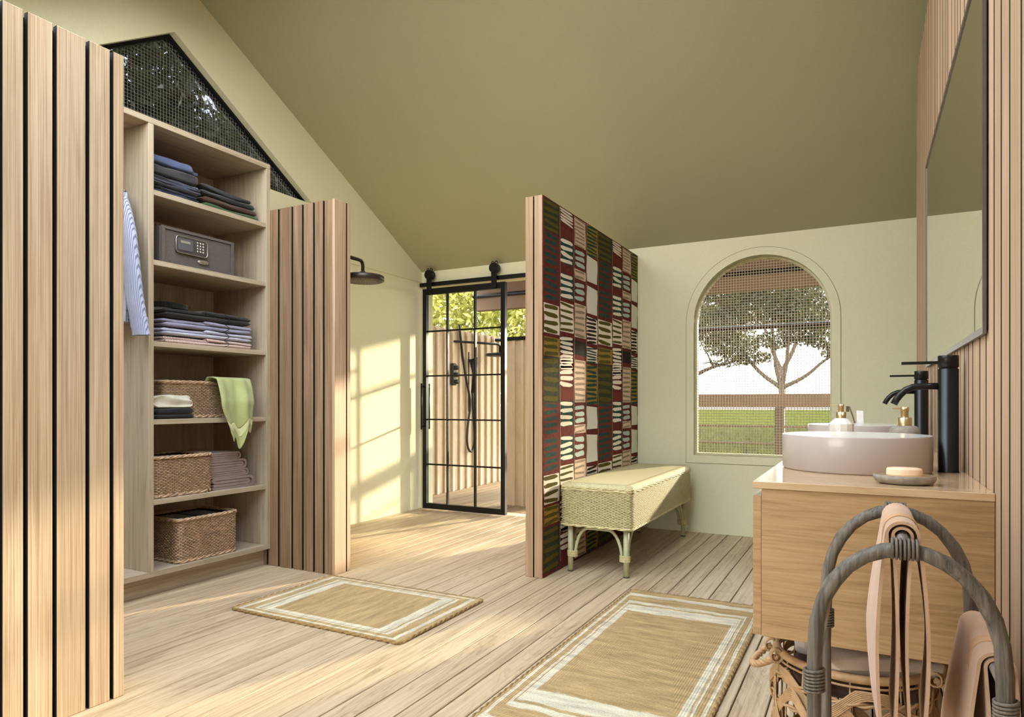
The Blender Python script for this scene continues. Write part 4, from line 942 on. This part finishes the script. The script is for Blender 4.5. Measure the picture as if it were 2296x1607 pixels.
# ------------------------------------------------------------ outdoors
def osm(o, lb, cat=None, kind=None, grp=None): return tag(o, lb, cat, grp, kind)
gr = MB(); gr.grid(40, 40, lambda u, v: (-60+100*u, 8.2+130*v*v, -.32+.05*noise.noise(Vector((u*20, v*20, 1)))), True); osm(gr.build('lawn', M_LAWN), 'green lawn beyond the veranda rail', None, 'structure')
osm(bx('ground', plain('gravel_ground', srgb(112, 104, 100), .9, spec=0, nz=.2, nscale=1), (-160, 160, -60, 420, -.60, -.45)), 'open ground around the house', None, 'structure')
dk = bx('veranda_deck', M_CORE, (-4.2, 3, YB+.17, 7.85, -.09, -.03)); osm(dk, 'timber veranda deck outside the back wall', None, 'structure')
x = -4.2
while x < .4: bx('deck_board', M_DECK, (0, .115, 0, 7.85-YB-.17, -.03, -.002), dk, .002, (x, YB+.17, 0)); x += .12
vr = bx('veranda_roof', M_BEAM, (-4.4, 2.6, YB+.13, 7.75, 2.62, 2.68)); osm(vr, 'beige veranda soffit', None, 'structure')
osm(bx('veranda_beam', M_BEAM, (-4.4, 2.6, 7.30, 7.42, 2.17, 2.615)), 'broad beige veranda edge beam', None, 'structure')
br = MB().tube([(-4.4, 7.27, 2.345), (2.6, 7.27, 2.345)], .024, 10).build('gutter_pipe', M_BLK); osm(br, 'dark pipe running along the veranda beam', 'pipe')
br = MB().tube([(-4.12, 7.36, 1.79), (2.6, 7.36, 1.79)], .022, 10).build('veranda_tie_bar', M_BLK); osm(br, 'dark horizontal bar spanning the veranda above the rail', 'bar')
vf = thing('veranda_railing', 'beige timber veranda railing with thin lower rails and stout posts', 'railing', (0, 7.5, -.03))
bx('top_rail', M_BEAM, (-2.9, 2.6, -.05, .05, .985, 1.125), vf, .005)
for z_ in (.38, .60, .78): MB().tube([(-2.9, 0, z_), (2.6, 0, z_)], .012, 8).build('rail_bar', M_BEAM, vf)
for x in (-2.85, -.79, 1.2): bx('post', M_POST, (x-.045, x+.045, -.045, .045, 0.002, .984), vf, .004)
m = MB(); rd = random.Random(21)
for _ in range(15000):
    x_, y_ = rd.uniform(-11, 1), 15.5+19*rd.random(); h_ = rd.uniform(.08, .34); dx_, dy_ = rd.uniform(-.05, .05), rd.uniform(-.05, .05)
    m.add([(x_-.018, y_, -.33), (x_+.018, y_, -.33), (x_+dx_, y_+dy_, -.30+h_)], [(0, 1, 2)], False)
o = m.build('tall_grass', M_LEAFY2); tag(o, 'rough tall grass growing on the lawn', 'grass', None, 'stuff')
# fences of the outdoor shower
fc = thing('shower_fence', 'tall beige board fence beside the outdoor shower', 'fence', (-4.17, 5.5, -.03), 'outdoor shower fences')
y = 0; i = 0
while y < 2.0:
    h = 2.2-min(.33, .11*i); 
    fb = bx('board', M_FENCE, (-.02, 0, 0, .145, .002, h), fc, .004, (0, y, 0)); bx('batten', M_FENCE, (.0005, .03, .125, .165, .002, h+.01), fb, .004); y += .155; i += 1
fc = thing('shower_fence', 'beige board fence screening the outdoor shower from the veranda', 'fence', (-3.13, 5.80, -.03), 'outdoor shower fences')
for i in range(4): fb = bx('board', M_FENCE, (0, .09, -.01, .01, .002, 1.64), fc, .004, (i*.095, 0, 0)); bx('batten', M_FENCE, (.078, .108, -.025, -.0105, .002, 1.64), fb, .003)
bx('cap_rail', M_BLK, (-.02, .40, -.03, .03, 1.642, 1.675), fc)
os_ = thing('outdoor_shower', 'black outdoor shower with rain head, hand shower and hose', 'shower', (-4.172, 6.72, 1.0))
m = MB().tube([(0, -.30, .70), (.04, -.30, .70), (.30, .25, .70), (.30, .30, .68), (.30, .30, .60)], .014, 8); m.build('arm', M_BLK, os_)
MB().lathe([(0, 0), (.17, 0), (.175, .012), (.17, .03), (.03, .045), (0, .05)], (.30, .30, .56), 32).build('rain_head', M_BLK, os_)
m = MB().box(.005, .05, -.34, -.26, .20, .45, .01); 
for z_ in (.24, .32, .40): m.tube([(.05, -.30, z_), (.085, -.30, z_)], .026, 14)
m.build('mixer', M_BLK, os_)
MB().tube([(.03, .02, .60), (.03, .02, -.1)], .011, 8).build('slide_rail', M_BLK, os_)
m = MB().tube([(.05, .02, .50), (.09, .03, .52), (.10, .05, .34), (.07, .04, .12)], [.02, .055, .03, .018], 10); m.build('hand_shower', M_BLK, os_)
m = MB(); pts = [(.07, .04, .14), (.07, .06, -.1), (.07, .10, -.42), (.07, .06, -.56), (.07, -.02, -.58), (.07, -.09, -.46), (.07, -.05, -.2), (.07, .02, .0), (.05, -.10, .35), (.04, -.20, .9)]
def smooth_pts(P, it=3):
    for _ in range(it):
        Q = [P[0]]
        for a, b in zip(P[:-1], P[1:]): Q += [tuple(a[i]*.75+b[i]*.25 for i in range(3)), tuple(a[i]*.25+b[i]*.75 for i in range(3))]
        P = Q+[P[-1]]
    return P
m.tube(smooth_pts(pts), .014, 8); m.build('hose', M_BLK, os_)

# trees
def leaves(m, n, fn, size, rd, asp=.45):
    for _ in range(n):
        c_ = Vector(fn(rd)); d = Vector((rd.gauss(0, 1), rd.gauss(0, 1), rd.gauss(0, 1)-.3)).normalized(); s_ = d.cross(Vector((rd.gauss(0, 1), rd.gauss(0, 1), rd.gauss(0, 1)))).normalized()
        L = size*rd.uniform(.6, 1.3); m.add([c_-d*L/2, c_+s_*L*asp/2, c_+d*L/2, c_-s_*L*asp/2], [(0, 1, 2, 3)], False)
def ell(c, r): 
    def f_(rd):
        while True:
            p = [rd.uniform(-1, 1) for _ in range(3)]; q = sum(a*a for a in p)
            if .15 < q < 1: return tuple(c[i]+r[i]*p[i] for i in range(3))
    return f_
def tree(name, label, loc, forks, crowns, n, size, mat, seed, tr=.13, th=1.2, trunk=True):
    t = thing(name, label, 'tree', loc, 'garden trees'); rd = random.Random(seed)
    if trunk:
        m = MB(); m.tube([(0, 0, 0), (.03, 0, th*.5), (0, .02, th)], [tr*1.25, tr, tr*.95], 10); m.build('trunk', M_BARK, t)
        m = MB()
        for P in forks:
            m.tube(smooth_pts([(0, .02, th*.93)]+P, 2), [tr*.85*(1-.85*k/(len(smooth_pts([(0, 0, 0)]+P, 2))-1)) for k in range(len(smooth_pts([(0, 0, 0)]+P, 2)))], 8)
            e = P[-1]
            for _ in range(9):
                s0 = Vector(P[-2])*(q := rd.random())+Vector(e)*(1-q); d = Vector((rd.uniform(-1, 1), rd.uniform(-.6, .6), rd.uniform(-.1, .9)))*rd.uniform(.3, .8)
                m.tube([s0, s0+d*.5+Vector((0, 0, .05)), s0+d], [.028, .016, .006], 5)
        m.build('branches', M_BARK, t)
    m = MB(); tot = sum(c_[1][0]*c_[1][2] for c_ in crowns)
    for c_ in crowns: leaves(m, int(n*c_[1][0]*c_[1][2]/tot), ell(c_[0], c_[1]), size, rd)
    tag(m.build('foliage', mat, t), kind='stuff'); return t
# tree seen in the arched window: trunk at x~-1.48, y 14.3
tree('maple_tree', 'forked tree on the lawn seen through the arched window', (-1.48, 14.3, -.33),
     [[(-.5, .1, 2.0), (-.95, .2, 2.7), (-1.2, .2, 3.4)], [(-.12, 0, 2.1), (-.2, .1, 3.2), (-.3, .1, 4.0)], [(.12, 0, 2.2), (.15, 0, 3.2), (.3, 0, 3.9)], [(.45, .1, 1.85), (.8, .1, 2.2), (1.25, .1, 2.4)]],
     [((-1.2, 0, 2.95), (.65, .5, .42)), ((-.35, .2, 3.3), (.9, .6, .42)), ((.5, 0, 3.2), (.75, .6, .45)), ((.85, 0, 2.65), (.5, .4, .3)), ((-.95, -.1, 2.5), (.6, .4, .25)), ((-.55, .1, 2.25), (.42, .3, .14)), ((.35, .2, 2.75), (.42, .4, .28)), ((-.1, .1, 2.6), (.35, .3, .2)), ((1.05, .1, 2.3), (.35, .3, .12)), ((-.5, .3, 4.0), (1.7, .7, .6))], 21000, .085, M_LEAF, 11, .062, 1.75)
tree('maple_tree', 'tree at the edge of the arched window view', (-4.1, 15.5, -.33),
     [[(.3, 0, 2.2), (.6, 0, 3.0), (.9, 0, 3.8)], [(.5, .1, 1.9), (1.0, .1, 2.15), (1.5, .1, 2.25)]],
     [((.9, 0, 3.7), (.9, .6, .8)), ((.4, .1, 3.0), (.7, .5, .5)), ((1.5, 0, 2.7), (.7, .4, .35)), ((1.4, .1, 2.25), (.5, .3, .12)), ((0, 0, 4.4), (1.6, .8, .7))], 9000, .085, M_LEAF, 12, .10, 1.6)
tree('maple_tree', 'dense tree farther back behind the forked tree', (-2.17, 21, -.33), [[(-.3, 0, 3.0), (-.6, 0, 4.0), (-.8, 0, 5.0)], [(.4, 0, 3.0), (.7, 0, 4.2), (1, 0, 5)]],
     [((-.6, 0, 5.0), (2.0, 1, 1.2)), ((-1.5, 0, 4.2), (1.4, .8, .8)), ((.3, 0, 4.0), (1.2, .8, .6))], 6000, .15, M_LEAF, 13, .09, 2.4)
hg = thing('hedge_shrub', 'yellow green leafy hedge above the shower fence', 'hedge', (-6.0, 10.2, -.33)); m = MB(); rd = random.Random(5)
leaves(m, 26000, lambda r_: (r_.uniform(-3.2, 2.9), r_.uniform(-.5, .9)+.25*sin(r_.random()*9), r_.uniform(1.3, 3.9)), .15, rd, .4); tag(m.build('foliage', M_LEAFY, hg), kind='stuff')
m = MB(); [m.tube([(x_, .1, 0), (x_+.1, .1, 1.2), (x_-.1, .15, 2.8)], [.05, .035, .015], 7) for x_ in (-2.6, -1.6, -.5, .6, 1.7)]; m.build('stems', M_BARK, hg)
gt = thing('gum_tree', 'dark narrow leaved tree behind the gable window', 'tree', (-7.2, 5.2, -.4), 'garden trees'); m = MB(); rd = random.Random(8)
for c_, r_ in (((.3, -1.2, 4.9), (1.0, 1.1, .55)), ((.2, .2, 4.2), (1.0, 1.2, .7)), ((.5, .9, 3.8), (.8, 1.2, .5)), ((0, -.6, 3.7), (.9, 1.4, .6)), ((-.4, 1.2, 4.7), (.9, 1.0, .5)), ((0, -.2, 3.3), (.8, 2.2, .4))): leaves(m, 3600, ell(c_, r_), .20, rd, .24)
tag(m.build('foliage', M_LEAFD, gt), kind='stuff'); m = MB().tube([(0, 0, 0), (.1, 0, 2), (.05, .1, 4.6)], [.16, .12, .04], 10); m.tube([(.1, 0, 2.2), (.2, -.8, 3.6), (.3, -1.3, 4.8)], [.08, .05, .02], 8); m.build('trunk', M_BARK, gt)
